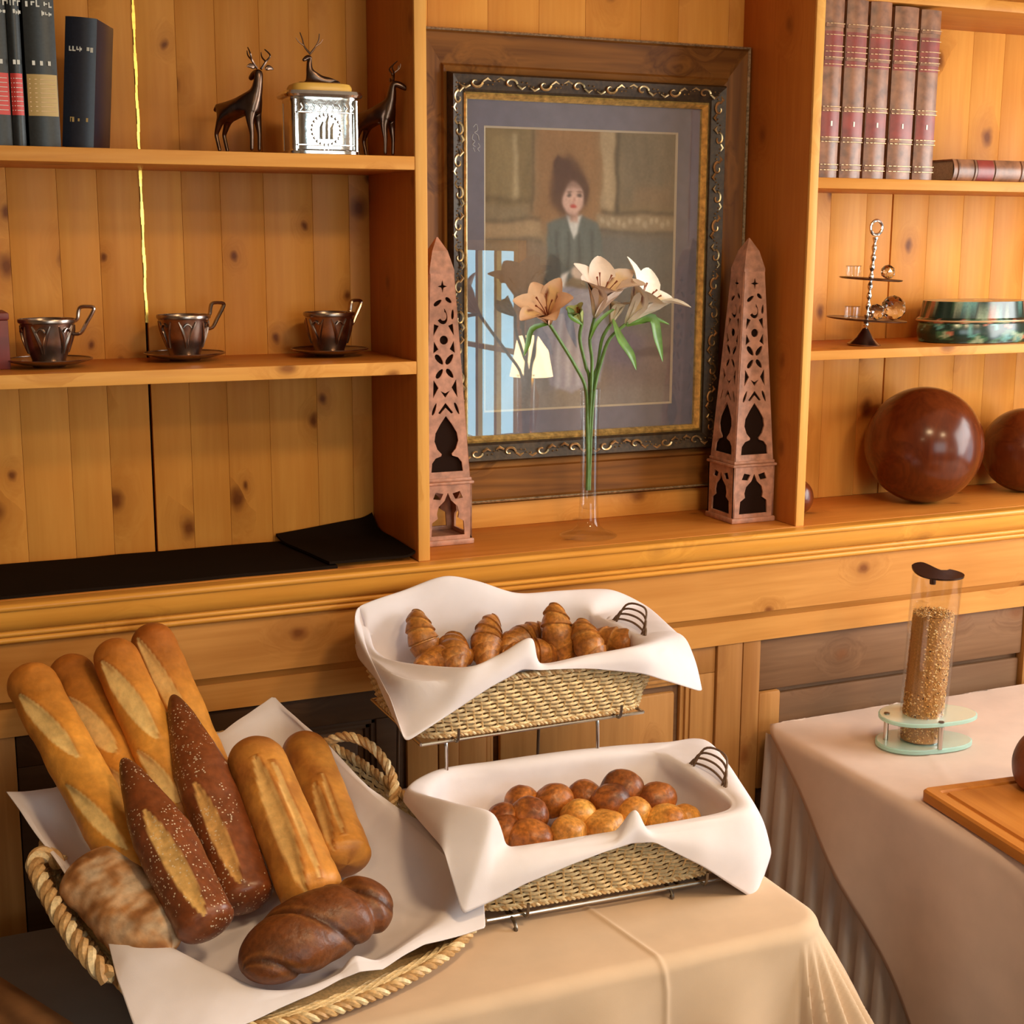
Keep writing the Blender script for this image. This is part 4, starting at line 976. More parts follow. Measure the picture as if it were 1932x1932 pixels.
# ------------------------------------------------------------------ tables and cloths
TZ = -.43
def table(label, x0, x1, y0, y1):
    t = thing('table', label, 'table', ((x0+x1)/2, (y0+y1)/2, FZ)); hx, hy = (x1-x0)/2, (y1-y0)/2; h = TZ-.004-FZ
    MB().box((-hx, -hy, h-.03), (hx, hy, h), None, .003).build('table_top', OAK_X, t)
    for sx in (-1, 1):
        for sy in (-1, 1): MB().box((sx*(hx-.06)-.025, sy*(hy-.06)-.025, 0), (sx*(hx-.06)+.025, sy*(hy-.06)+.025, h-.03), None, .003).build('leg', OAK_Z, t)
    return t
LT = (-.55, .345, -.82, -.075); RTB = (.815, 1.95, -1.35, -.035)
table('table under the cream cloth with the bread baskets', *LT); table('table under the ivory cloth with the muesli dispenser', *RTB)
def drape(rect, corner, roll, zt, pts, flare, ripple=.010, rfreq=34, relief=None):
    """lay flat cloth points (n,m,2) over a table edge: outside the rounded rectangle they bend down"""
    x0, x1, y0, y1 = rect; P = np.array(pts, float); A, B = P[..., 0], P[..., 1]
    cx, cy = np.clip(A, x0+corner, x1-corner), np.clip(B, y0+corner, y1-corner)
    dx, dy = A-cx, B-cy; r = np.hypot(dx, dy)+1e-9; nx, ny = dx/r, dy/r; d = r-corner
    q = np.clip(d, 0, None); th = np.clip(q/roll, 0, PI/2); drop = np.clip(q-roll*PI/2, 0, None)
    edge = np.clip(r, None, corner)
    s = A*ny-B*nx+np.arctan2(ny, nx)*.25
    out = roll*np.sin(th)+flare(A, B, nx, ny, drop)+ripple*np.clip(drop/.15, 0, 1.4)*np.sin(s*rfreq)
    ratio = np.where(d > 0, corner+out, r)
    X, Y = cx+nx*ratio, cy+ny*ratio
    Z = zt-roll*(1-np.cos(th))-drop*.985
    h = 0 if relief is None else relief(A, B)
    dn = np.cos(th)
    return np.dstack([X+nx*h*(1-dn), Y+ny*h*(1-dn), Z+h*dn])
def lin(a, b, n): return np.linspace(a, b, n)
# cream cloth of the left table, with a pressed crease
def relief_l(A, B):
    wav = .0012*np.sin(A*9+B*5)*np.sin(B*7-A*3)
    cx = .035+.030*np.clip((-B-.60)/.24, 0, 1.2)
    return wav+.0028*np.exp(-((A-cx)/.0045)**2)+.0012*np.exp(-((B+.42)/.005)**2)
def flare_l(A, B, nx, ny, drop):
    cor = np.exp(-((nx-.72)**2+(ny+.70)**2)/.18); side = np.clip(nx, 0, 1)*np.exp(-((B+.74)/.13)**2)
    return drop*(.10+.45*cor+.55*side*(1-cor))
gx, gy = np.meshgrid(np.concatenate([lin(LT[0]-.26, LT[0]+.1, 60)[:-1], lin(LT[0]+.1, -.06, 40)[:-1], lin(-.06, .12, 70)[:-1], lin(.12, LT[1]+.24, 90)]), np.concatenate([lin(LT[2]-.34, LT[2]+.14, 110)[:-1], lin(LT[2]+.14, LT[3]+.012, 60)]), indexing='ij')
P = drape((LT[0], LT[1]+.01, LT[2]-.006, .3), .05, .022, TZ, np.dstack([gx, gy]), flare_l, .012, 30, relief_l)
o = MB().grid(P).build('tablecloth', TCLOTH, None, smooth=80); tag(o, 'cream tablecloth with a pressed crease under the bread baskets', 'tablecloth')
so = o.modifiers.new('thick', 'SOLIDIFY'); so.thickness = .0016; so.offset = -1
# ivory overlay of the right table, laid askew so that its hem runs down the side
c0 = np.array((RTB[0]-.012, -.030)); ang = math.atan2(.385, .50)     # hem: 0.385 lower for every 0.5 towards the room
e1 = np.array((-math.sin(ang), -math.cos(ang))); e2 = np.array((math.cos(ang), -math.sin(ang)))
sv, tv = np.meshgrid(np.concatenate([lin(-1.1, 0, 60)[:-1], lin(0, 1.62, 150)]), lin(0, 1.95, 170), indexing='ij')
pts = c0+(sv[..., None]*e1+tv[..., None]*e2)
pts[..., 1] = np.minimum(pts[..., 1], -.030)            # folded in along the wall
def relief_r(A, B): return .0015*np.sin(A*8+B*4)*np.sin(B*9-A*3)+.002*np.exp(-((A-B*.5-1.16)/.005)**2)
P = drape((RTB[0]-.010, RTB[1]+.3, RTB[2], .3), .03, .020, TZ, pts, lambda A, B, nx, ny, d: d*.07, .008, 16, relief_r)
o = MB().grid(P).build('tablecloth', TCLOTH2, None, smooth=80); tag(o, 'ivory tablecloth hanging askew down the side of the muesli table', 'tablecloth')
so = o.modifiers.new('thick', 'SOLIDIFY'); so.thickness = .0016; so.offset = -1
mb = MB()                                         # pleated skirt
yy = lin(-.022, RTB[2], 560); z_ = lin(-.452, FZ+.01, 14)
ph = 2*PI*(-yy)/.062+1.3*np.sin(yy*6)
G = np.array([[(RTB[0]-.004-.006-(.006+.012*k)*(.5+.5*math.tanh(2.2*math.sin(p_)))-.02*k, y_, zz_) for k, zz_ in zip(lin(0, 1, 14), z_)] for y_, p_ in zip(yy, ph)])
mb.grid(G)
o = mb.build('table_skirt', SKIRT, None, smooth=80); tag(o, 'ivory pleated skirt round the side of the muesli table', 'table skirt')
so = o.modifiers.new('thick', 'SOLIDIFY'); so.thickness = .0012; so.offset = 1

# dark grey bench at the lower left
sz = .585
t = thing('bench', 'dark grey upholstered bench in the lower left corner beside the bread table', 'bench', (-1.07, -.35, FZ))
MB().box((-.75, -.32, sz-.09), (.485, .265, sz), None, .02).build('seat', GREYC, t)
MB().box((-.74, -.30, sz-.16), (.475, .255, sz-.088), None, .004).build('seat_frame', OAK_X, t)
for sx in (-.70, .43):
    for sy in (-.26, .22): MB().box((sx-.022, sy-.022, 0), (sx+.022, sy+.022, sz-.158), None, .003).build('leg', OAK_Z, t)
q = at(40, 1900, 'z', FZ+sz+.06)
o = MB().box((-.25, -.16, 0), (.06, .13, .07), None, .03).build('cushion', BROWNC); o.location = (q[0]-.03, q[1], FZ+sz+.001); o.rotation_euler = (0, 0, R(25)); tag(o, 'brown leather cushion on the bench at the lower left edge', 'cushion')

# ------------------------------------------------------------------ wicker
def outline(a, b, e, n):
    th = np.linspace(0, 2*PI, 2000); r = (np.abs(np.cos(th))**e+np.abs(np.sin(th))**e)**(-1/e); p = np.dstack([a*r*np.cos(th), b*r*np.sin(th)])[0]
    L = np.concatenate([[0], np.cumsum(np.linalg.norm(np.diff(p, axis=0), axis=1))]); s = np.linspace(0, L[-1], n, endpoint=False)
    return np.dstack([np.interp(s, L, p[:, 0]), np.interp(s, L, p[:, 1])])[0], L[-1]
WC, WC2, WD = (.84, .64, .36), (.74, .50, .23), (.22, .10, .03)
def rope(mb, path, R0, r, twist, strands=3, closed=False, m=None, n=6):
    P = cr(path, m or len(path)*14, closed); k = len(P); T = (np.roll(P, -1, 0)-np.roll(P, 1, 0)) if closed else np.gradient(P, axis=0); T /= np.linalg.norm(T, axis=1)[:, None]
    u = np.array((.2, .3, 1.)); U = []
    for i in range(k): u = u-T[i]*(u@T[i]); u /= np.linalg.norm(u); U.append(u.copy())
    U = np.array(U); Wv = np.cross(T, U); L = np.concatenate([[0], np.cumsum(np.linalg.norm(np.diff(P, axis=0), axis=1))])
    for s in range(strands):
        a = L*twist+2*PI*s/strands; c = (WC, (.60, .36, .15), (.50, .28, .11))[s % 3]
        mb.tube(P+R0*(np.cos(a)[:, None]*U+np.sin(a)[:, None]*Wv), r, n, closed, c)
def weave(parent, outl, levels, rows, stakes, amp, rw, rs):
    """outl(q) -> (n,3) outline at height fraction q with n = stakes*4 points"""
    n = stakes*4; mb = MB()
    for i in range(rows):
        q = (i+.5)/rows; P = outl(q, n); c = P.mean(0); Nn = P-c; Nn[:, 2] = 0; T = np.roll(P, -1, 0)-np.roll(P, 1, 0); Nn = np.cross(T, (0, 0, 1)); Nn /= np.linalg.norm(Nn, axis=1)[:, None]
        ph = np.arange(n)/4*PI+i*PI/2+.5
        mb.tube(P+Nn*(amp*np.cos(ph))[:, None], rw, 4, True, tuple(np.array(WC)*random.uniform(.8, 1.12)))
    mb.build('weavers', WICKER, parent, kind='stuff', fix=False)
    mb = MB()
    G = [outl(q, n) for q in np.linspace(0, 1, levels)]
    for s in range(stakes): mb.tube([g[s*4+1] for g in G], rs, 4, False, tuple(np.array(WC2)*random.uniform(.8, 1.1)))
    mb.build('stakes', WICKER, parent, kind='stuff', fix=False)
def tray_basket(label, loc, rz, at_=.246, bt=.160, ab=.217, bbm=.132, h=.105):
    t = thing('wicker_basket', label, 'basket', loc, rz)
    def outl(q, n):
        p, L = outline(ab+(at_-ab)*q, bbm+(bt-bbm)*q, 7, n); return np.column_stack([p, np.full(n, .006+(h-.006)*q)])
    weave(t, outl, 4, 12, 96, .0026, .0029, .0019)
    p, L = outline(ab-.004, bbm-.004, 7, 96)
    mb = MB(); mb.add([(*q, .004) for q in p]+[(*q, .0065) for q in p], [tuple(range(95, -1, -1)), tuple(range(96, 192))]+[(i, (i+1) % 96, 96+(i+1) % 96, 96+i) for i in range(96)], WC2); mb.build('basket_floor', WICKER, t)
    G = np.array([np.column_stack([outline(ab+(at_-ab)*q-.0035, bbm+(bt-bbm)*q-.0035, 7, 96)[0], np.full(96, .006+(h-.006)*q)]) for q in (0, .5, 1)])
    mb = MB(); mb.grid(G, np.ones(G.shape)*np.array(WD), close_v=True); mb.build('gap_shade_shell', WICKER, t)  # dark shell added behind the weave; its colour gives the gaps their shade
    mb = MB(); rope(mb, outline(ab+.001, bbm+.001, 7, 60)[0].tolist() and np.column_stack([outline(ab+.001, bbm+.001, 7, 60)[0], np.full(60, .0055)]), .0022, .0026, 420, 2, True, 420, 5); mb.build('bottom_border', WICKER, t, fix=False)
    mb = MB(); rope(mb, np.column_stack([outline(at_, bt, 7, 60)[0], np.full(60, h)]), .003, .0032, 300, 3, True, 420, 5); mb.build('rim_border', WICKER, t, fix=False)
    for s in (1,):                                # twig grip at the right short end
        mb = MB()
        for k in range(4):
            y = .075-.008*k; z = h+.004+.010*k
            mb.tube(cr([(s*(at_-.006), -y, h-.01), (s*(at_+.004+.004*k), -y*.8, z+.008), (s*(at_+.010+.006*k), 0, z+.016), (s*(at_+.004+.004*k), y*.8, z+.008), (s*(at_-.006), y, h-.01)], 24, False), .0021, 6, False, (.16, .09, .05))
        mb.build('handle', WICKER, t, fix=False)
    return t
LBZ, UBZ = TZ+.020, -.222
LB = (.080, -.525, LBZ, R(-2.5)); UB = (.082, -.243, UBZ, R(0))
tray_basket('lower shallow wicker basket lined with a white napkin and filled with small rolls', LB[:3], LB[3])
tray_basket('upper shallow wicker basket lined with a white napkin and filled with croissants', UB[:3], UB[3])
# two tier wire stand
ws = thing('wire_stand', 'two tier steel wire stand carrying the two wicker baskets', 'stand', (.08, -.38, TZ))
def WP(x, y, z): return np.array((x-.08, y+.38, z-TZ))
def tier(z, yf, yb, sk):
    xa, xb = -.135, .290
    for name, pth in (('front_rail', [WP(xa, yf, z), WP(xb, yf+sk, z)]), ('back_rail', [WP(xa, yb, z), WP(xb, yb+sk, z)]), ('side_rail', [WP(xa, yf, z), WP(xa, yb, z)]), ('side_rail', [WP(xb, yf+sk, z), WP(xb, yb+sk, z)])):
        MB().tube(pth, .0032, 8).build(name, CHROME, ws)
    for x in (-.075, .235):
        yy_ = yf+sk*(x-xa)/(xb-xa)
        MB().tube(cr([WP(x, yy_+.05, z), WP(x, yy_-.002, z), WP(x, yy_-.016, z+.006), WP(x, yy_-.020, z+.026)], 14, False), .0026, 7).build('clip', STEEL, ws)
tier(LBZ-.0035, -.655, -.395, -.02); tier(UBZ-.0035, -.375, -.115, 0)
for x in (-.095, .18):
    MB().tube(cr([WP(x, -.64, LBZ-.004), WP(x, -.668, LBZ-.006), WP(x, -.678, TZ+.004), WP(x, -.672, TZ+.0028)], 12, False), .0028, 7).build('foot', STEEL, ws)
for x in (-.085, .205):
    MB().tube(cr([WP(x, -.355, UBZ-.004), WP(x, -.362, UBZ-.03), WP(x, -.364, TZ+.02), WP(x, -.364, TZ+.0035)], 14, False), .0032, 8).build('post', CHROME, ws)
    MB().tube(cr([WP(x, -.135, UBZ-.004), WP(x, -.12, UBZ-.03), WP(x, -.11, TZ+.02), WP(x, -.11, TZ+.0035)], 14, False), .0032, 8).build('post', STEEL, ws)
    MB().tube([WP(x, -.655, LBZ-.0105), WP(x, -.11, LBZ-.0105)], .003, 8).build('base_rail', STEEL, ws)

# napkins ---------------------------------------------------------------
def lin_ring(P, m):
    P = np.array(P, float); k = len(P); t = np.linspace(0, k, m, endpoint=False); i = np.floor(t).astype(int); f = (t-i)[:, None]
    return P[i % k]*(1-f)+P[(i+1) % k]*f
def cloth_loft(name, label, rings, m=220, per=9, thick=.0014, wr=.0016, seed=1, straight=None, post=None):
    straight = straight or [0]*len(rings)
    R_ = np.array([cr(r, m, True)*(1-w)+lin_ring(r, m)*w for r, w in zip(rings, straight)]); k = len(R_)
    out = cr(R_.reshape(k, -1), (k-1)*per+1, False).reshape(-1, m, 3)
    nz = noise3(out.reshape(-1, 3), 26, seed).reshape(out.shape[:2])+.6*noise3(out.reshape(-1, 3), 60, seed+3).reshape(out.shape[:2])*np.linspace(0, 1, len(out))[:, None]
    out[..., 2] += wr*nz; out[..., 1] += .6*wr*nz
    if post is not None: out = post(out, per)
    mb = MB(); mb.grid(out, close_v=True); mb.add(out[0], [tuple(range(m))])
    o = mb.build(name, NAPKIN, None, smooth=80); tag(o, label, 'napkin')
    s = o.modifiers.new('thick', 'SOLIDIFY'); s.thickness = thick; s.offset = 0
    return o
def basket_napkin(label, B, fill, keys, at_=.246, bt=.160, h=.105, seed=1):
    """keys: (crest pixel x, y, Y or 'z'+rise), (hem pixel x, y, Y)"""
    bx_, by_, bz_, rz = B; c, s = math.cos(rz), math.sin(rz)
    loc = lambda p: np.array((c*(p[0]-bx_)+s*(p[1]-by_), -s*(p[0]-bx_)+c*(p[1]-by_), p[2]-bz_))
    wld = lambda p: np.array((bx_+c*p[0]-s*p[1], by_+s*p[0]+c*p[1], bz_+p[2]))
    crest, hem = [], []
    for a, b in keys:
        p = at(a[0], a[1], 'z', bz_+h+.006+a[3]) if len(a) == 4 else at(a[0], a[1], 'y', a[2])
        q = loc(p); q[2] = max(q[2], h+.006); f = ((abs(q[0])/at_)**7+(abs(q[1])/bt)**7)**(1/7)
        if f < 1.012: q[:2] *= 1.012/f
        p = wld(q); crest.append(p)
        g = loc(at(b[0], b[1], 'y', b[2])); f = ((abs(g[0])/at_)**7+(abs(g[1])/bt)**7)**(1/7)
        if f < 1.045: g[:2] *= 1.045/f
        hem.append(wld(g))
    fl, fl0, wall, mid, lip = [], [], [], [], []
    for p, hm in zip(crest, hem):
        q = loc(p); r = max(abs(q[0])/(at_*.86), abs(q[1])/(bt*.80), 1e-3); f = np.array((q[0]/r, q[1]/r, fill)); fl.append(wld(f*np.array((.94, .93, 1)))); fl0.append(wld(np.array((f[0]*.12, f[1]*.12, fill+.002))))
        r2 = max(abs(q[0])/(at_*.95), abs(q[1])/(bt*.94)); wl = np.array((q[0]/r2*.97, q[1]/r2*.97, h*.66)); wall.append(wld(wl))
        r3 = ((abs(q[0])/(at_-.0105))**7+(abs(q[1])/(bt-.0105))**7)**(1/7); lip.append(wld(np.array((q[0]/r3, q[1]/r3, h+.004+.55*max(0, q[2]-h-.006)))))
        d = hm-p; mm = p+d*.45; nrm = np.array((q[0]/at_*.6, q[1]/bt, 0)); nrm = wld(nrm)-wld(np.zeros(3)); nn = np.linalg.norm(nrm); mm = mm+nrm/max(nn, .3)*.010*min(1, np.linalg.norm(d)/.05); mid.append(mm)
    def post(out, per):
        Q = out-np.array((bx_, by_, bz_)); L = np.dstack([c*Q[..., 0]+s*Q[..., 1], -s*Q[..., 0]+c*Q[..., 1], Q[..., 2]]); k0 = 4*per
        for i in range(len(L)):
            z = np.clip(L[i, :, 2], 0, h); da, db = .217+(at_-.217)*z/h, .132+(bt-.132)*z/h
            if i < k0:
                low = L[i, :, 2] < h+.007; a_, b_ = da-.0095, db-.0095
                f = ((np.abs(L[i, :, 0])/a_)**7+(np.abs(L[i, :, 1])/b_)**7)**(1/7); k = np.where(low & (f > 1), 1/f, 1.)
            else:
                low = L[i, :, 2] < h+.006; a_, b_ = da+.0085, db+.0085
                f = ((np.abs(L[i, :, 0])/a_)**7+(np.abs(L[i, :, 1])/b_)**7)**(1/7); k = np.where(low & (f < 1), 1/f, 1.)
            L[i, :, :2] *= k[:, None]
            f = ((np.abs(L[i, :, 0])/at_)**7+(np.abs(L[i, :, 1])/bt)**7)**(1/7); on = (f > .95) & (f < 1.045) & (abs(i-k0) <= per)
            L[i, :, 2] = np.where(on, np.maximum(L[i, :, 2], h+.0072), L[i, :, 2])
        for _ in range(3):
            A = .25*(np.roll(L, 1, 1)+np.roll(L, -1, 1))+.5*L; A[1:-1] = .25*(A[:-2]+A[2:])+.5*A[1:-1]; L = A
        f = ((np.abs(L[..., 0])/at_)**7+(np.abs(L[..., 1])/bt)**7)**(1/7); lift = np.clip((.075-np.abs(f-1))/.03, 0, 1)*(np.abs(np.arange(len(L))-k0) <= 1.4*per)[:, None]
        L[..., 2] = np.maximum(L[..., 2], (h+.0095)*lift+L[..., 2]*(1-lift))
        return np.dstack([bx_+c*L[..., 0]-s*L[..., 1], by_+s*L[..., 0]+c*L[..., 1], bz_+L[..., 2]])
    return cloth_loft('napkin', label, [fl0, fl, wall, lip, crest, mid, hem], seed=seed, straight=[0, 0, 0, 0, .15, .6, 1], m=260, wr=.0011, post=post)
KU = [((790, 1235, 0, .004), (765, 1402, -.445)), ((866, 1263, -.408), (850, 1347, -.432)), ((940, 1236, -.410), (925, 1296, -.428)), ((1002, 1203, -.41), (985, 1262, -.42)), ((1022, 1254, -.408), (1022, 1264, -.418)),
      ((1120, 1237, -.408), (1120, 1262, -.418)), ((1215, 1218, -.406), (1215, 1271, -.418)), ((1278, 1196, 0, .002), (1327, 1306, -.40)), ((1262, 1186, 0, .002), (1300, 1240, -.26)), ((1214, 1146, -.10), (1225, 1170, -.075)),
      ((1150, 1112, -.080), (1155, 1150, -.072)), ((1060, 1114, -.080), (1060, 1150, -.07)), ((975, 1119, -.08), (975, 1155, -.07)), ((900, 1096, -.08), (900, 1150, -.07)), ((840, 1087, -.08), (835, 1150, -.07)), ((770, 1113, -.085), (750, 1170, -.075)), ((710, 1145, -.12), (672, 1236, -.15)), ((738, 1178, 0, .03), (735, 1312, -.38))]
basket_napkin('white napkin lining the upper croissant basket, one corner hanging at the front left', UB, .055, KU, seed=4)
KL = [((850, 1512, -.60), (836, 1600, -.665)), ((932, 1531, -.665), (872, 1726, -.72)), ((938, 1609, -.688), (925, 1702, -.712)), ((1010, 1604, -.69), (990, 1668, -.71)), ((1080, 1598, -.692), (1070, 1635, -.708)), ((1160, 1588, -.694), (1150, 1603, -.706)),
      ((1196, 1527, -.685), (1192, 1590, -.70)), ((1228, 1577, -.696), (1236, 1588, -.706)), ((1320, 1561, -.698), (1330, 1636, -.718)), ((1418, 1532, 0, .002), (1426, 1700, -.71)), ((1402, 1492, 0, .004), (1458, 1600, -.60)), ((1332, 1430, -.375), (1350, 1470, -.36)),
      ((1252, 1400, -.362), (1260, 1440, -.352)), ((1150, 1408, -.358), (1150, 1450, -.35)), ((1050, 1419, -.355), (1050, 1460, -.347)), ((940, 1434, -.352), (940, 1480, -.344)), ((835, 1452, -.36), (805, 1490, -.35)), ((775, 1488, -.45), (757, 1508, -.45))]
basket_napkin('white napkin lining the lower roll basket, corners hanging at the front', LB, .040, KL, seed=8)

# ------------------------------------------------------------------ bread basket
TP0, TN = (0, -.8, -.40), np.array([0, -.257, 1.])
def tp(px, py, off=0.): return atn(px, py, (0, -.8, -.40+off), TN)
zt_ = lambda y: -.40+.257*(y+.8)
bkt = thing('bread_basket', 'large shallow oval wicker bread basket with raised back and two rope handles', 'basket', (-.438, -.478, TZ+.001), R(18))
BC, BA = np.array((-.438, -.478)), R(18)
cB, sB = math.cos(BA), math.sin(BA)
def rimz(u, v): y = BC[1]+sB*u+cB*v; return zt_(y)-(TZ+.001)-.016-.022*max(0, min(1, -u/.25))
def boutl(q, n):
    p, L = outline(.245+.040*q, .282+.043*q, 3, n); return np.column_stack([p, [.006+(max(rimz(*w), .016)-.006)*q for w in p]])
weave(bkt, boutl, 5, 15, 124, .0025, .0040, .0026)
mb = MB(); p = boutl(0, 90); mb.add([(x*.99, y*.99, 0) for x, y, z in p]+[(x*.99, y*.99, .006) for x, y, z in p], [tuple(range(89, -1, -1)), tuple(range(90, 180))]+[(i, (i+1) % 90, 90+(i+1) % 90, 90+i) for i in range(90)], WC2); mb.build('basket_floor', WICKER, bkt)
mb = MB(); rope(mb, boutl(1, 80), .0045, .0045, 170, 3, True, 640, 6); mb.build('rim_border', WICKER, bkt, fix=False)
inv = lambda p: np.array((cB*(p[0]-BC[0])+sB*(p[1]-BC[1]), -sB*(p[0]-BC[0])+cB*(p[1]-BC[1]), p[2]-TZ-.001))
mb = MB(); rope(mb, [inv(tp(x, y, o_)) for x, y, o_ in ((118, 1630, -.02), (85, 1612, .0), (66, 1632, .01), (92, 1690, .012), (128, 1752, .012), (165, 1803, .01), (205, 1846, .0))], .0072, .0068, 105); mb.build('handle', WICKER, bkt, fix=False)
mb = MB(); rope(mb, [inv(at(x, y, 'y', Y)) for x, y, Y in ((598, 1420, -.24), (620, 1398, -.26), (660, 1390, -.29), (706, 1413, -.33), (738, 1460, -.37), (743, 1503, -.40), (726, 1550, -.43))], .0046, .0045, 150); mb.build('handle', WICKER, bkt, fix=False)
KB = [((60, 1533, .004), (12, 1496, .012)), ((120, 1632, .0), (98, 1612, .008)), ((158, 1692, -.004), (150, 1690, .004)), ((196, 1702, .010), (184, 1700, .0)), ((262, 1752, .016), (222, 1850, .004)), ((345, 1797, .014), (258, 1948, .0)), ((430, 1838, .012), (350, 1985, -.004)), ((500, 1868, .006), (448, 1935, .0)),
      ((570, 1868, -.002), (580, 1885, .0)), ((638, 1842, .0), (646, 1852, .002)), ((668, 1808, .012), (680, 1838, .008)), ((712, 1815, .0), (722, 1832, .002)), ((775, 1775, -.002), (800, 1784, .0)), ((845, 1715, -.004), (915, 1746, -.006)), ((850, 1640, .0), (912, 1690, .0)), ((765, 1562, .002), (795, 1552, .006)),
      ((688, 1497, .004), (694, 1484, .010)), ((610, 1425, .006), (620, 1408, .016)), ((530, 1352, .012), (516, 1312, .030)), ((430, 1400, .0), (420, 1380, .010)), ((250, 1450, -.01), (240, 1430, .0)), ((120, 1510, -.006), (105, 1490, .0))]
crest = [tp(*k[0]) for k in KB]; hem = [tp(*k[1]) for k in KB]
ctr = np.array((-.45, -.50)); fl, fl0, wl_ = [], [], []
for p in crest:
    d = p[:2]-ctr; f = ctr+d*.66; fl.append((f[0], f[1], zt_(f[1])-.046)); g2 = ctr+d*.08; fl0.append((g2[0], g2[1], zt_(g2[1])-.048)); w = ctr+d*.88; wl_.append((w[0], w[1], zt_(w[1])-.028))
cloth_loft('napkin', 'large white napkin lining the bread basket, folded over its front left rim', [fl0, fl, wl_, crest, (np.array(crest)+np.array(hem))/2+np.array((0, 0, .003)), hem], m=300, seed=15, wr=.003, straight=[0, 0, 0, .2, .7, 1])

# ------------------------------------------------------------------ breads
CRUST, CRUSTD, SLASH = np.array((.68, .26, .032)), np.array((.34, .085, .010)), np.array((.92, .60, .22))
def loaf(name, label, p0, p1, rad, mat, cfun, flat=.86, slashes=(), ends=(.5, .5), bend=0, seed=0, rough=.0015, nose=(0, 0), nl=170, nr=80, upv=None, extra=None):
    """bread as one mesh. slashes: (t0,t1,a0,a1,width,depth): a score running from angle a0 at t0 to a1 at t1"""
    p0, p1 = np.array(p0), np.array(p1); ax = p1-p0; L = np.linalg.norm(ax); ax /= L
    up = np.array(upv if upv is not None else (-.15, -.55, .8)); up = up-ax*(up@ax); up /= np.linalg.norm(up); sd = np.cross(up, ax)
    t = np.linspace(0, 1, nl); t = .5-.5*np.cos(PI*t); t = .5*t+.5*np.linspace(0, 1, nl)
    prof = np.ones(nl)
    e0, e1 = ends[0]*rad*2/L, ends[1]*rad*2/L
    prof = np.minimum(prof, np.sqrt(np.clip(1-(1-np.clip(t/max(e0, 1e-4), 0, 1))**2, 0, 1))); 
    k = np.clip((1-t)/max(e1, 1e-4), 0, 1)
    prof = np.minimum(prof, np.sqrt(np.clip(1-(1-k)**2, 0, 1)) if nose[1] == 0 else .06+.94*k**nose[1])
    a = np.linspace(-PI, PI, nr, endpoint=False); V = np.zeros((nl, nr, 3)); C = np.zeros((nl, nr, 3))
    for i in range(nl):
        r = rad*prof[i]
        ca, sa = np.cos(a), np.sin(a); rr = np.full(nr, r); sc = np.zeros(nr); edge = np.zeros(nr)
        for (t0, t1, a0, a1, w, dep) in slashes:
            if t0 <= t[i] <= t1:
                q = (t[i]-t0)/(t1-t0); ww = w*math.sin(PI*min(1, max(0, q)))**.55; cen = a0+(a1-a0)*q
                d = np.abs(a-cen)/max(ww, 1e-3); m = np.clip((1.08-d)/.16, 0, 1); sc = np.maximum(sc, m)
                rr = rr*(1-dep*np.clip(1-d*d, 0, 1)*.6); ed = np.exp(-((a-cen+ww*1.05)/.13)**2); rr = rr*(1+.07*ed); edge = np.maximum(edge, ed)
        yv = sa*rr; zv = ca*rr*flat
        bz = bend*math.sin(PI*t[i])
        V[i] = np.outer(np.full(nr, t[i]*L), (1, 0, 0))+np.column_stack([np.zeros(nr), yv, zv+bz])
        C[i] = [cfun(t[i], aa, s_, e_) for aa, s_, e_ in zip(a, sc, edge)]
    if extra is not None: V, C = extra(V, C, t, a)
    nz = noise3(V.reshape(-1, 3)+seed*3.1, 75, seed).reshape(nl, nr); nf = noise3(V.reshape(-1, 3)+seed, 240, seed+1).reshape(nl, nr)
    rad_dir = V-np.dstack([V[..., 0], V[..., 0]*0, V[..., 0]*0]); V = V+rad_dir*(.035*nz+.012*nf)[..., None]*(rough/.0015)
    C = np.clip(C*(1+.13*nz[..., None]+.10*nf[..., None]), 0, 1)
    mb = MB(); mb.grid(V, C, close_v=True); mb.add(V[0], [tuple(range(nr))], [tuple(c) for c in C[0]]); mb.add(V[-1], [tuple(range(nr-1, -1, -1))], [tuple(c) for c in C[-1]])
    o = mb.build(name, mat, None, smooth=70)
    o.matrix_world = Matrix(((ax[0], sd[0], up[0], p0[0]), (ax[1], sd[1], up[1], p0[1]), (ax[2], sd[2], up[2], p0[2]), (0, 0, 0, 1)))
    return tag(o, label, 'bread', )
def cbag(dark=.0, endd=.5):
    def f(t, a, s, e):
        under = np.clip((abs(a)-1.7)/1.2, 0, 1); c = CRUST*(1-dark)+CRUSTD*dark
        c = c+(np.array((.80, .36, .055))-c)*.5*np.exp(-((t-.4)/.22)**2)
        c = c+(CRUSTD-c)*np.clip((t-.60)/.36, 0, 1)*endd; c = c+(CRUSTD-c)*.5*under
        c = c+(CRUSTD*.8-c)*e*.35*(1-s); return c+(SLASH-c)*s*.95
    return f
SL = lambda *ts: [(t0, t1, .55, -.25, .42, .10) for t0, t1 in ts]
yb = -.095
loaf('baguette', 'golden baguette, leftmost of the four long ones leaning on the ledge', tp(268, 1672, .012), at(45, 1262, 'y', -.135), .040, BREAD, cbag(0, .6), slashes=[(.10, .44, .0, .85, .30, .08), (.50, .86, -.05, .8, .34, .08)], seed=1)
loaf('baguette', 'golden baguette with wide pale slash, second from the left on the ledge', tp(312, 1600, -.010), at(120, 1244, 'y', -.080), .039, BREAD, cbag(.15, .8), slashes=[(.12, .42, .1, .9, .36, .1), (.42, .78, .1, .85, .46, .1)], seed=2)
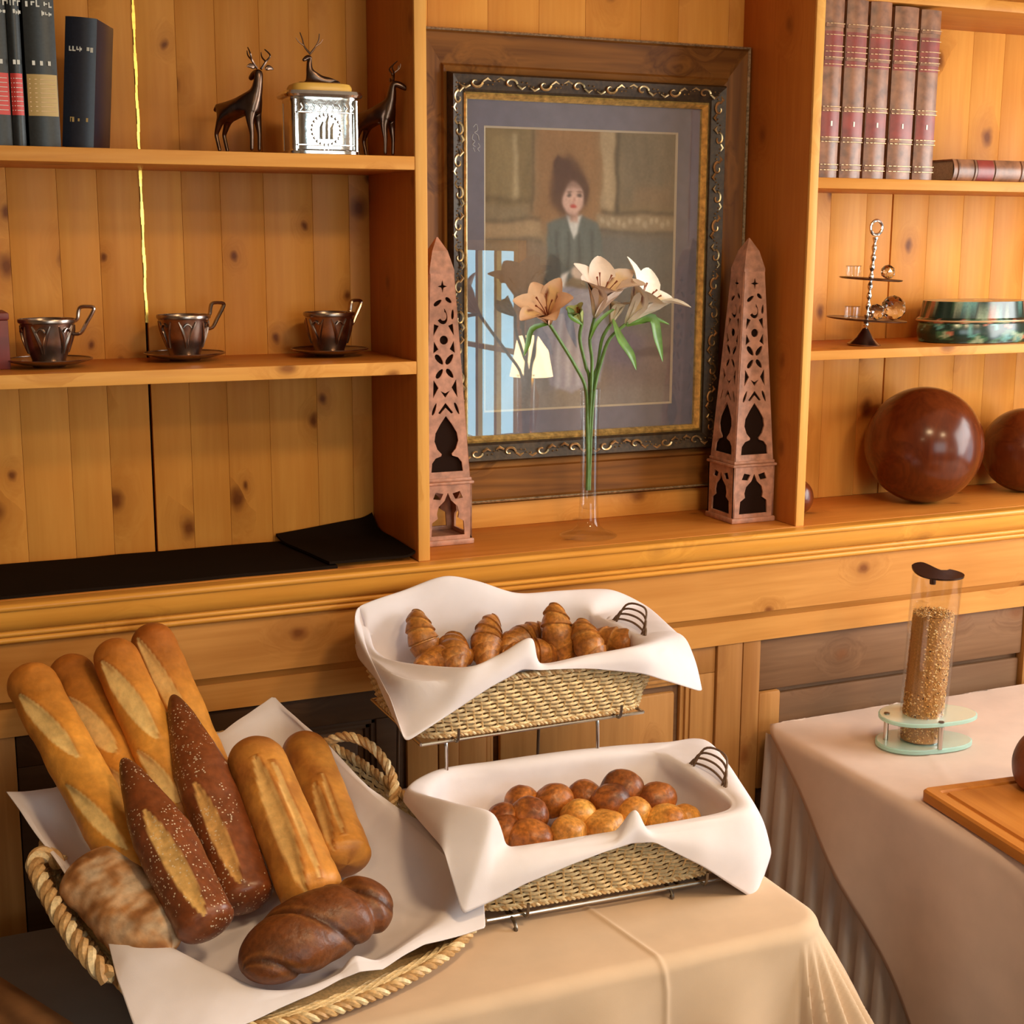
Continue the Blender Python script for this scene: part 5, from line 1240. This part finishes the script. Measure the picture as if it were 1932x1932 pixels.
loaf('baguette', 'golden baguette with two pale slashes, third from the left on the ledge', tp(362, 1560, .016), at(205, 1212, 'y', -.135), .038, BREAD, cbag(.1, .8), slashes=[(.08, .40, .2, .9, .35, .1), (.40, .88, -.05, .75, .42, .1)], seed=3)
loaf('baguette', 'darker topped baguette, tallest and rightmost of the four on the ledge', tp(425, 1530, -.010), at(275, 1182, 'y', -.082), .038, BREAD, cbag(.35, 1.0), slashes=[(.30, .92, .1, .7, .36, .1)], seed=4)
DK, DK2 = np.array((.19, .046, .012)), np.array((.075, .018, .008))
def cdark(sl=(.86, .50, .16)):
    def f(t, a, s, e):
        c = DK+(DK2-DK)*np.clip((t-.75)/.25, 0, 1); c = c+(np.array((.28, .08, .02))-c)*.5*np.exp(-(a/.7)**2)*.7; return c+(np.array(sl)-c)*s*.92
    return f
loaf('pretzel_baguette', 'dark salted pretzel baguette with pointed tip, the nearer and lower of the two', tp(398, 1762, .034), at(232, 1432, 'y', -.40), .043, BREADS, cdark(), slashes=[(.03, .64, .05, .28, .33, .10)], ends=(.25, 1.8), nose=(0, .62), seed=5)
loaf('pretzel_baguette', 'dark salted pretzel baguette with pointed tip, the longer one behind', tp(472, 1712, .0), at(326, 1312, 'y', -.25), .043, BREADS, cdark((.78, .42, .13)), slashes=[(.05, .52, .15, .42, .29, .10)], ends=(.25, 1.9), nose=(0, .6), seed=6)
def crust2(t, a, s, e):
    c = np.array((.66, .27, .045))*(1-.15*t); nn_ = mnoise.noise(Vector((t*6., a*1.1, 2.))); c = c+(np.array((.36, .11, .018))-c)*np.clip(nn_*1.3+.1, 0, .8); c = c+(np.array((.32, .10, .02))-c)*np.clip((t-.8)/.2, 0, 1)*.8; c = c+(np.array((.40, .13, .02))-c)*.8*e; c = c+(np.array((.30, .10, .025))-c)*np.clip((abs(a)-1.5)/1., 0, 1)
    return c+(np.array((.84, .50, .17))-c)*s*.85
loaf('rustic_loaf', 'golden glossy long loaf with one lengthwise split, in front of the pale capped one', tp(600, 1712, .016), at(468, 1402, 'y', -.33), .047, BREAD, crust2, slashes=[(.02, .80, .35, .15, .30, .14), (.05, .75, -.25, -.35, .12, .06)], ends=(.35, .55), seed=7, bend=.006)
loaf('rustic_loaf', 'brown long loaf with blunt rounded top beside the right rope handle', tp(655, 1632, .010), at(565, 1392, 'y', -.24), .042, BREAD, lambda t, a, s, e: crust2(t, a, s, e)*(.85 if s < .5 else .8), slashes=[(.02, .50, .45, .25, .22, .16), (.08, .55, -.1, -.15, .10, .1)], ends=(.2, .65), seed=8)
def cfl(t, a, s, e):
    c = np.array((.48, .22, .075)); n_ = mnoise.noise(Vector((t*5., math.cos(a)*1.1+3, math.sin(a)*1.1)))+.6*mnoise.noise(Vector((t*17., math.cos(a)*3+3, math.sin(a)*3)))
    c = c+(np.array((.74, .56, .38))-c)*np.clip(.45+1.5*n_, 0, 1)*.8*np.exp(-((a+.1)/1.2)**2)
    return c+(np.array((.25, .085, .02))-c)*np.clip(-n_*1.8-.1, 0, 1)*.8
loaf('ciabatta', 'flat floury ciabatta at the left end of the bread basket, in front', tp(322, 1796, .006), tp(152, 1628, .022), .055, FLOUR, cfl, flat=.62, ends=(.7, .35), seed=9, rough=.0035, nl=90, nr=48)
def twist(V, C, t, a):
    nr = len(a)
    for i in range(len(t)):
        ph = 2*(a+t[i]*8.2)
        lob = np.abs(np.sin(ph/2)); f = .84+.20*lob**.5*(1 if t[i] < .74 else .7)-(.16*math.exp(-((t[i]-.76)/.05)**2))
        V[i, :, 1] *= f; V[i, :, 2] *= f
        C[i] = C[i]*(.40+.70*lob[:, None]**.5)+np.array((.16, .06, .012))*np.exp(-((lob-.35)/.10)**2)[:, None]*.6
    return V, C
loaf('twisted_loaf', 'dark brown twisted rye loaf lying across the front of the bread basket', tp(458, 1832, .030), tp(728, 1690, .026), .056, RYE, lambda t, a, s, e: np.array((.15, .042, .009)), flat=.78, ends=(.9, .55), seed=10, extra=twist, bend=.010, nl=150, nr=72, upv=(0, -.3, 1))

# croissants --------------------------------------------------------------
def croissant(label, c, rz, L=.105, rad=.026, seed=0, roll=0, pitch=0):
    nl, nr = 96, 28; t = np.linspace(-1, 1, nl); a = np.linspace(-PI, PI, nr, endpoint=False); V = np.zeros((nl, nr, 3)); C = np.zeros((nl, nr, 3)); rg = random.Random(seed)
    nseg = 7; off = rg.uniform(-.1, .1)
    for i, q in enumerate(t):
        r = rad*(max(0, 1-abs(q)**2.2)**.55*.96+.04); s = (abs(q)*nseg*.5+off) % 1; step = (1-s)**.7
        r *= .84+.20*step; ang = q*1.0; x = L*.5*math.sin(ang)/math.sin(1.0)*.98; y = L*.30*(math.cos(ang)-1); tx, ty = math.cos(ang), -math.sin(ang)
        for j, aa in enumerate(a): V[i, j] = (x-ty*0+(-ty)*0+r*math.sin(aa)*(-ty) * 1.0*1, y+r*math.sin(aa)*tx, r*.92*math.cos(aa))
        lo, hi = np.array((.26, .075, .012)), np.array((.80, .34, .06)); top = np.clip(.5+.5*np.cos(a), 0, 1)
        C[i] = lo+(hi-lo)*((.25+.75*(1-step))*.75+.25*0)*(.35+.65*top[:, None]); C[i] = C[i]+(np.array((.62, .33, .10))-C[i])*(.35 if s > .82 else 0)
    nz = noise3(V.reshape(-1, 3)+seed, 90, seed).reshape(nl, nr); V[..., 2] += .0012*nz; V[..., 1] += .0012*nz; C = np.clip(C*(1+.22*nz[..., None]), 0, 1)
    mb = MB(); mb.grid(V, C, close_v=True); mb.add(V[0], [tuple(range(nr))], [tuple(k) for k in C[0]]); mb.add(V[-1], [tuple(range(nr))], [tuple(k) for k in C[-1]])
    o = mb.build('croissant', PASTRY, None, smooth=60); o.location = c; o.rotation_euler = (R(roll), R(pitch), R(rz)); o['group'] = 'croissants in the upper basket'
    return tag(o, label, 'croissant')
zc = UBZ+.055
cs_ = [(800, 1212, .050, 118, 0, 62, 'leftmost croissant, standing on edge against the napkin'), (855, 1232, .034, 70, 20, 14, 'croissant second from the left, low against the front napkin fold'), (918, 1212, .042, 60, 0, 34, 'croissant left of the folded napkin bump, half raised'),
       (985, 1205, .040, 20, 10, 10, 'croissant behind the napkin bump, lying flat'), (1055, 1200, .052, 105, 0, 66, 'biggest croissant, standing tall right of the napkin bump'), (1112, 1220, .040, 95, 10, 40, 'croissant leaning on the tall standing one from the right'),
       (1175, 1214, .034, 150, 0, 12, 'rightmost croissant beside the twig grip'), (1010, 1232, .024, 170, 0, 0, 'croissant low behind the napkin bump, mostly hidden'), (835, 1248, .022, 10, 0, 4, 'paler croissant at the front left rim, under its neighbours')]
for i, (px, py, dz, rz, rl, pt, lab) in enumerate(cs_):
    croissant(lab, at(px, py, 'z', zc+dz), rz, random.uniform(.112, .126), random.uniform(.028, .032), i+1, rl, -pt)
# rolls --------------------------------------------------------------------
def roll(label, c, r, kind, seed):
    rg = np.random.default_rng(seed); bm = bmesh.new(); bmesh.ops.create_uvsphere(bm, u_segments=32, v_segments=22, radius=1); me = bpy.data.meshes.new('bread_roll')
    co = np.array([v.co[:] for v in bm.verts]); nz = noise3(co+seed, 3.2, seed); nf = noise3(co+seed, 9, seed+5); up_ = co[:, 2]
    sc = np.array((1, .94, .86)) if kind != 'square' else np.array((1.02, .9, .86))
    P = co.copy()
    if kind == 'square': P = np.sign(co)*np.abs(co)**.72
    P = P*sc*r*(1.04+.075*nz[:, None]+.03*nf[:, None]); P[:, 2] = np.maximum(P[:, 2], -.62*r)
    pal = {'brown': ((.55, .18, .026), (.24, .062, .012)), 'dark': ((.36, .105, .018), (.12, .030, .008)), 'gold': ((.86, .44, .09), (.58, .21, .03)), 'square': ((.88, .46, .11), (.62, .25, .04))}[kind]
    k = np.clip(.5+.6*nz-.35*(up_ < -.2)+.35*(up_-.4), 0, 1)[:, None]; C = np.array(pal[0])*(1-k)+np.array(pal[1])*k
    if kind in ('brown', 'dark'):
        ring = np.abs(np.sin(np.hypot(co[:, 0], co[:, 1])*9+np.arctan2(co[:, 1], co[:, 0]))); C *= (.7+.45*ring)[:, None]; P *= (1+.02*ring)[:, None]
    for v, q in zip(bm.verts, P): v.co = q
    bm.to_mesh(me); bm.free(); at_ = me.color_attributes.new('Col', 'FLOAT_COLOR', 'POINT'); cc = np.ones((len(co), 4), np.float32); cc[:, :3] = np.clip(C, 0, 1); at_.data.foreach_set('color', cc.ravel()); me.shade_smooth(); me.materials.append(PASTRY)
    o = bpy.data.objects.new('bread_roll', me); COL.objects.link(o); o.location = c; o.rotation_euler = (rg.uniform(-.35, .35), rg.uniform(-.35, .35), rg.uniform(0, 6)); o['group'] = 'small rolls in the lower basket'
    return tag(o, label, 'roll')
zr_ = LBZ+.040
rl = [(1000, 1582, .020, .0345, 'brown', 'big brown roll at the front, right of the folded napkin'), (1072, 1572, .020, .0300, 'square', 'golden roll in the front row beside the big brown one'), (1140, 1566, .020, .0320, 'square', 'pale golden square roll in the front row left of the napkin tip'),
      (950, 1572, .022, .0290, 'brown', 'orange brown roll half behind the folded napkin at the front left'), (1258, 1552, .024, .0340, 'gold', 'golden roll at the right end, nearest the front rim'), (1292, 1545, .022, .0270, 'gold', 'small golden roll squeezed against the right napkin wall'),
      (1000, 1538, .040, .0310, 'brown', 'round brown roll with dimpled top in the left middle'), (1092, 1538, .036, .0285, 'gold', 'round golden roll in the middle of the heap'), (1195, 1535, .036, .0290, 'gold', 'golden roll behind the standing napkin tip'),
      (985, 1512, .036, .0290, 'brown', 'brown roll at the back left against the napkin'), (1045, 1512, .040, .0320, 'brown', 'big brown roll at the back, left of centre'), (1105, 1502, .040, .0300, 'brown', 'brown roll at the back, centre'), (1150, 1512, .050, .0315, 'dark', 'dark ringed roll in front of the topmost one'),
      (1175, 1488, .058, .0345, 'dark', 'topmost dark roll of the heap at the back'), (1240, 1508, .044, .0320, 'brown', 'shiny brown roll at the back right'), (1165, 1555, .018, .026, 'gold', 'small golden roll at the foot of the napkin tip'), (950, 1545, .034, .0270, 'brown', 'small brown roll at the left wall of the basket')]
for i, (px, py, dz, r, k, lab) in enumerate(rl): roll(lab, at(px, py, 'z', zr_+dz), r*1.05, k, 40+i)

# ------------------------------------------------------------------ muesli dispenser
dc = at(1735, 1402, 'z', TZ+.004); DX, DY = dc[0], dc[1]
t = thing('muesli_dispenser', 'clear muesli dispenser tube with dark lid on two green glass plates', 'dispenser', (DX, DY, TZ+.0025), R(-12))
zp2 = at(1740, 1352, 'y', DY)[2]-TZ
def gplate(z0, z1, k, dxo, name, lab):
    pts = []
    for i in range(72):
        a = 2*PI*i/72; r = 1+.10*math.cos(2*a+.2)+.05*math.cos(3*a+.6); pts.append((.087*k*r*math.cos(a)*1.08+dxo, .074*k*r*math.sin(a)))
    c = np.mean(pts, axis=0); P = []
    for s_, z in ((.97, z0), (1, z0+.0015), (1, z1-.0015), (.97, z1)): P.append([(c[0]+(x-c[0])*s_, c[1]+(y-c[1])*s_, z) for x, y in pts])
    mb = MB(); mb.grid(np.array(P), close_v=True); mb.add(P[0], [tuple(range(71, -1, -1))]); mb.add(P[-1], [tuple(range(72))]); mb.build(name, GREENG, t, label=lab)
gplate(0, .010, 1.0, .004, 'base_plate', 'lower green glass plate'); gplate(zp2-.004, zp2+.005, 1.02, .010, 'collar_plate', 'upper green glass plate')
for x, y in ((-.072, .012), (.012, -.062), (.055, .050)):
    MB().lathe([(0, .010), (.0052, .010), (.0052, zp2-.004), (0, zp2-.004)], 14, (x, y, 0)).build('spacer', CHROME, t)
    MB().lathe([(0, zp2+.005), (.0058, zp2+.005), (.0058, zp2+.0075), (.003, zp2+.0085), (0, zp2+.0085)], 14, (x, y, 0)).build('spacer_cap', STEEL, t)
H = at(1765, 1085, 'y', DY)[2]-TZ-.003
TRr = .0465; lean = lambda z: .018*(z/H)
def ringz(r, z, n=48, tilt=0): return [(lean(z)+r*math.cos(a), r*math.sin(a), z+tilt*math.sin(a+.5)) for a in np.linspace(0, 2*PI, n, endpoint=False)]
mb = MB(); zs = np.linspace(.012, H, 8); mb.grid(np.array([ringz(TRr+.004*(z/H), z) for z in zs]+[ringz(TRr+.004*(z/H)-.002, z) for z in zs[::-1]]), close_v=True, close_u=True); mb.build('tube', CLEAR, t, smooth=60)
mb = MB()                                       # inner chute
cw = [(-.041, .010), (-.034, -.027), (-.023, -.018), (-.029, .008)]; zz0, zz1 = zp2+.055, H*.80
mb.add([(x+lean(z), y, z) for z in (zz0, zz1) for x, y in cw]+[(x*.9+lean(zz1+.02)+.004, y*.8+.006, zz1+.018) for x, y in cw], [(0, 1, 5, 4), (1, 2, 6, 5), (3, 0, 4, 7), (4, 5, 9, 8), (8, 9, 10, 11), (0, 3, 2, 1)]); mb.build('inner_chute', CRYST, t)
lid_pts = [(a, TRr+.006) for a in np.linspace(R(150), R(395), 40)]
mb = MB(); loL = [(lean(H)+r*math.cos(a), r*math.sin(a)) for a, r in lid_pts]
ch = [(lean(H)+x, y) for x, y in cr([((TRr+.006)*math.cos(R(35)), (TRr+.006)*math.sin(R(35))), (.012, .006), (-.016, .012), (-.030, .032), ((TRr+.006)*math.cos(R(150)), (TRr+.006)*math.sin(R(150)))], 16, False)][1:-1]
hump = lambda x, y: .020*math.exp(-((x-lean(H)+.026)**2+(y-.020)**2)/.0012)
pl_ = loL+ch; n = len(pl_); mb.add([(x, y, H+.001+hump(x, y)) for x, y in pl_]+[(x, y, H+.0045+hump(x, y)) for x, y in pl_], [tuple(range(n-1, -1, -1)), tuple(range(n, 2*n))]+[(i, (i+1) % n, n+(i+1) % n, n+i) for i in range(n)]); mb.build('lid', LIDM, t, label='dark half moon lid')
MB().lathe([(0, -.006), (.006, -.006), (.0065, 0), (.006, .005), (0, .006)], 12, (lean(H)-.030, -.036, H-.002)).build('lid_pivot', LIDM, t)
mb = MB()                                       # muesli: core and flakes
core = []
zt0, zt1 = .013, H*.775
for z in np.linspace(zt0, zt1, 12): core.append([(x, y, z2+(0 if z < zt1-.001 else 0)) for x, y, z2 in ringz(TRr-.006, z, 32)])
mb.grid(np.array(core), np.ones((12, 32, 3))*np.array((.42, .19, .05)), close_v=True); mb.add([(x, y, z) for x, y, z in core[-1]], [tuple(range(32))], (.32, .15, .04))
rg = random.Random(5)
for k in range(3600):
    top = rg.random() < .16; a = rg.uniform(0, 2*PI); z = rg.uniform(zt0+.003, zt1); r = TRr-.0055
    if top: r *= math.sqrt(rg.random()); z = zt1+rg.uniform(0, .006)
    elif R(152) < a < R(226) and zz0 < z: continue
    c = np.array((lean(z)+r*math.cos(a), r*math.sin(a), z)); n_ = np.array((math.cos(a), math.sin(a), 0)) if not top else np.array((0, 0, 1.)); n_ = n_+np.array([rg.gauss(0, .35) for _ in range(3)]); n_ /= np.linalg.norm(n_)
    u_ = np.cross(n_, (rg.random(), rg.random(), rg.random()+.1)); u_ /= np.linalg.norm(u_); w_ = np.cross(n_, u_); s_ = rg.uniform(.0016, .0031); b_ = s_*rg.uniform(.55, .9)
    col = rg.choice(((.78, .42, .12), (.68, .33, .08), (.88, .58, .24), (.50, .21, .05), (.74, .36, .10), (.92, .66, .34))) if rg.random() > .05 else (.07, .025, .012)
    mb.add([c+u_*s_, c+w_*b_, c-u_*s_, c-w_*b_, c+n_*.0011, c-n_*.0007], [(0, 1, 4), (1, 2, 4), (2, 3, 4), (3, 0, 4), (1, 0, 5), (2, 1, 5), (3, 2, 5), (0, 3, 5)], col)
mb.build('muesli', MUESLI, t, smooth=0, kind='stuff', fix=False)

# ------------------------------------------------------------------ cutting board and loaf
b0 = at(1736, 1500, 'z', TZ+.012); b1 = at(1932, 1625, 'z', TZ+.012); ang = math.atan2(b1[1]-b0[1], b1[0]-b0[0])
bw, bl = .34, .46
t = thing('cutting_board', 'thick wooden cutting board with juice groove on the right table', 'board', (b0[0], b0[1], TZ+.003), ang+PI/2)
def rr(x0, x1, y0, y1, r, n=6):
    out = []
    for cx, cy, a0 in ((x1-r, y1-r, 0), (x0+r, y1-r, 90), (x0+r, y0+r, 180), (x1-r, y0+r, 270)):
        out += [(cx+r*math.cos(R(a0+90*k/n)), cy+r*math.sin(R(a0+90*k/n))) for k in range(n+1)]
    return out
th = .024; rings = []
for ins, z, r in ((.003, 0, .012), (0, .003, .014), (0, th-.004, .014), (.004, th, .012), (.024, th, .006), (.027, th-.004, .005), (.033, th-.004, .004), (.036, th, .003)):
    rings.append([(x, y, z) for x, y in rr(ins, bl-ins, -bw+ins, -ins, r)])
# board runs from its back left corner towards +X and the room
mb = MB(); Pn = np.array(rings); Pn = np.dstack([Pn[..., 0]+0, Pn[..., 1]+0, Pn[..., 2]]); mb.grid(Pn, close_v=True); n = Pn.shape[1]; mb.add(Pn[-1], [tuple(range(n))]); mb.add(Pn[0], [tuple(range(n-1, -1, -1))])
mb.build('board_slab', BOARD, t)
lc = at(1992, 1440, 'z', TZ+.027+.05)
nl_ = [(r_*.080, z_*.058) for r_, z_ in [(0, 0), (.70, .0), (.92, .25), (1, .7), (.97, 1.1), (.80, 1.55), (.5, 1.85), (.2, 1.97), (0, 2.)]]
mb = MB(); P = np.array([[(r_*math.cos(a_), r_*math.sin(a_), z_) for a_ in np.linspace(0, 2*PI, 48, endpoint=False)] for r_, z_ in cr(nl_, 30, False)])
f = noise3(P.reshape(-1, 3), 40, 77).reshape(P.shape[:2]); P[..., :2] *= (1+.03*f)[..., None]; C = np.array((.22, .055, .018))*(1+.5*f)[..., None]; mb.grid(P, np.clip(C, .01, 1), close_v=True)
o = mb.build('round_loaf', BREAD, None, smooth=70); o.location = (lc[0], lc[1], TZ+.0275); tag(o, 'round red brown crusty loaf on the cutting board, cut by the right edge', 'bread')

# ------------------------------------------------------------------ pieces that belong to a part become its sub-parts
SUB = {'raised_band': 'spine', 'volume_label': 'spine', 'title_label': 'spine', 'gold_lines': 'spine', 'volume_number': 'spine', 'spine_dots': 'spine', 'title_lettering': 'spine', 'publisher_lettering': 'spine',
       'label_lines': 'spine_label', 'antler': ('body', 'resting_deer'), 'ear': 'body', 'embossed_lobes': 'cup_bowl', 'rim_band': 'cup_bowl', 'saucer_rim': 'saucer_dish', 'lid_top': 'lid', 'embossed_scene': 'box_body', 'corner_column': 'box_body',
       'lid_band': 'lid', 'signature': 'mount_board', 'mount_bevel': 'mount_board', 'gilt_scrollwork': 'ornate_rail', 'spacer_cap': 'spacer', 'lid_pivot': 'lid', 'inner_chute': 'tube', 'vase_lip': 'vase_body', 'glass_rim': 'glass_body', 'ring_handle': 'twisted_rod'}
for o in [q for q in COL.objects if q.parent and not q.parent.parent]:
    want = SUB.get(o.name.split('.')[0])
    if not want: continue
    want = (want,) if isinstance(want, str) else want
    for sib in o.parent.children:
        if sib.name.split('.')[0] in want and sib is not o: o.parent = sib; break
GROUPS = {'cup': 'old silver cups on the cup shelf', 'saucer': 'old silver saucers on the cup shelf', 'baguette': 'golden baguettes leaning on the ledge', 'pretzel_baguette': 'pretzel baguettes in the bread basket', 'rustic_loaf': 'long loaves in the bread basket',
          'deer_figurine': 'bronze deer beside the silver box', 'obelisk': 'fretwork obelisks beside the picture', 'ceiling_lamp': 'round ceiling lamps', 'wooden_ball': 'wooden balls on the right ledge', 'napkin': 'white napkins in the baskets', 'wicker_basket': 'wicker baskets on the wire stand',
          'crystal_ball': 'crystal balls on the small stand', 'glass_cup': 'glass cups on the small stand', 'flower_stem': 'flower stems in the glass vase', 'tablecloth': 'tablecloths'}
for o in COL.objects:
    if o.parent or 'label' not in o: continue
    k = o.name.split('.')[0]
    if k in GROUPS: o['group'] = GROUPS[k]
    elif k == 'book': o['group'] = 'leather volumes on the upper right shelf' if 'leather' in o['label'] else 'dark books on the upper left shelf'
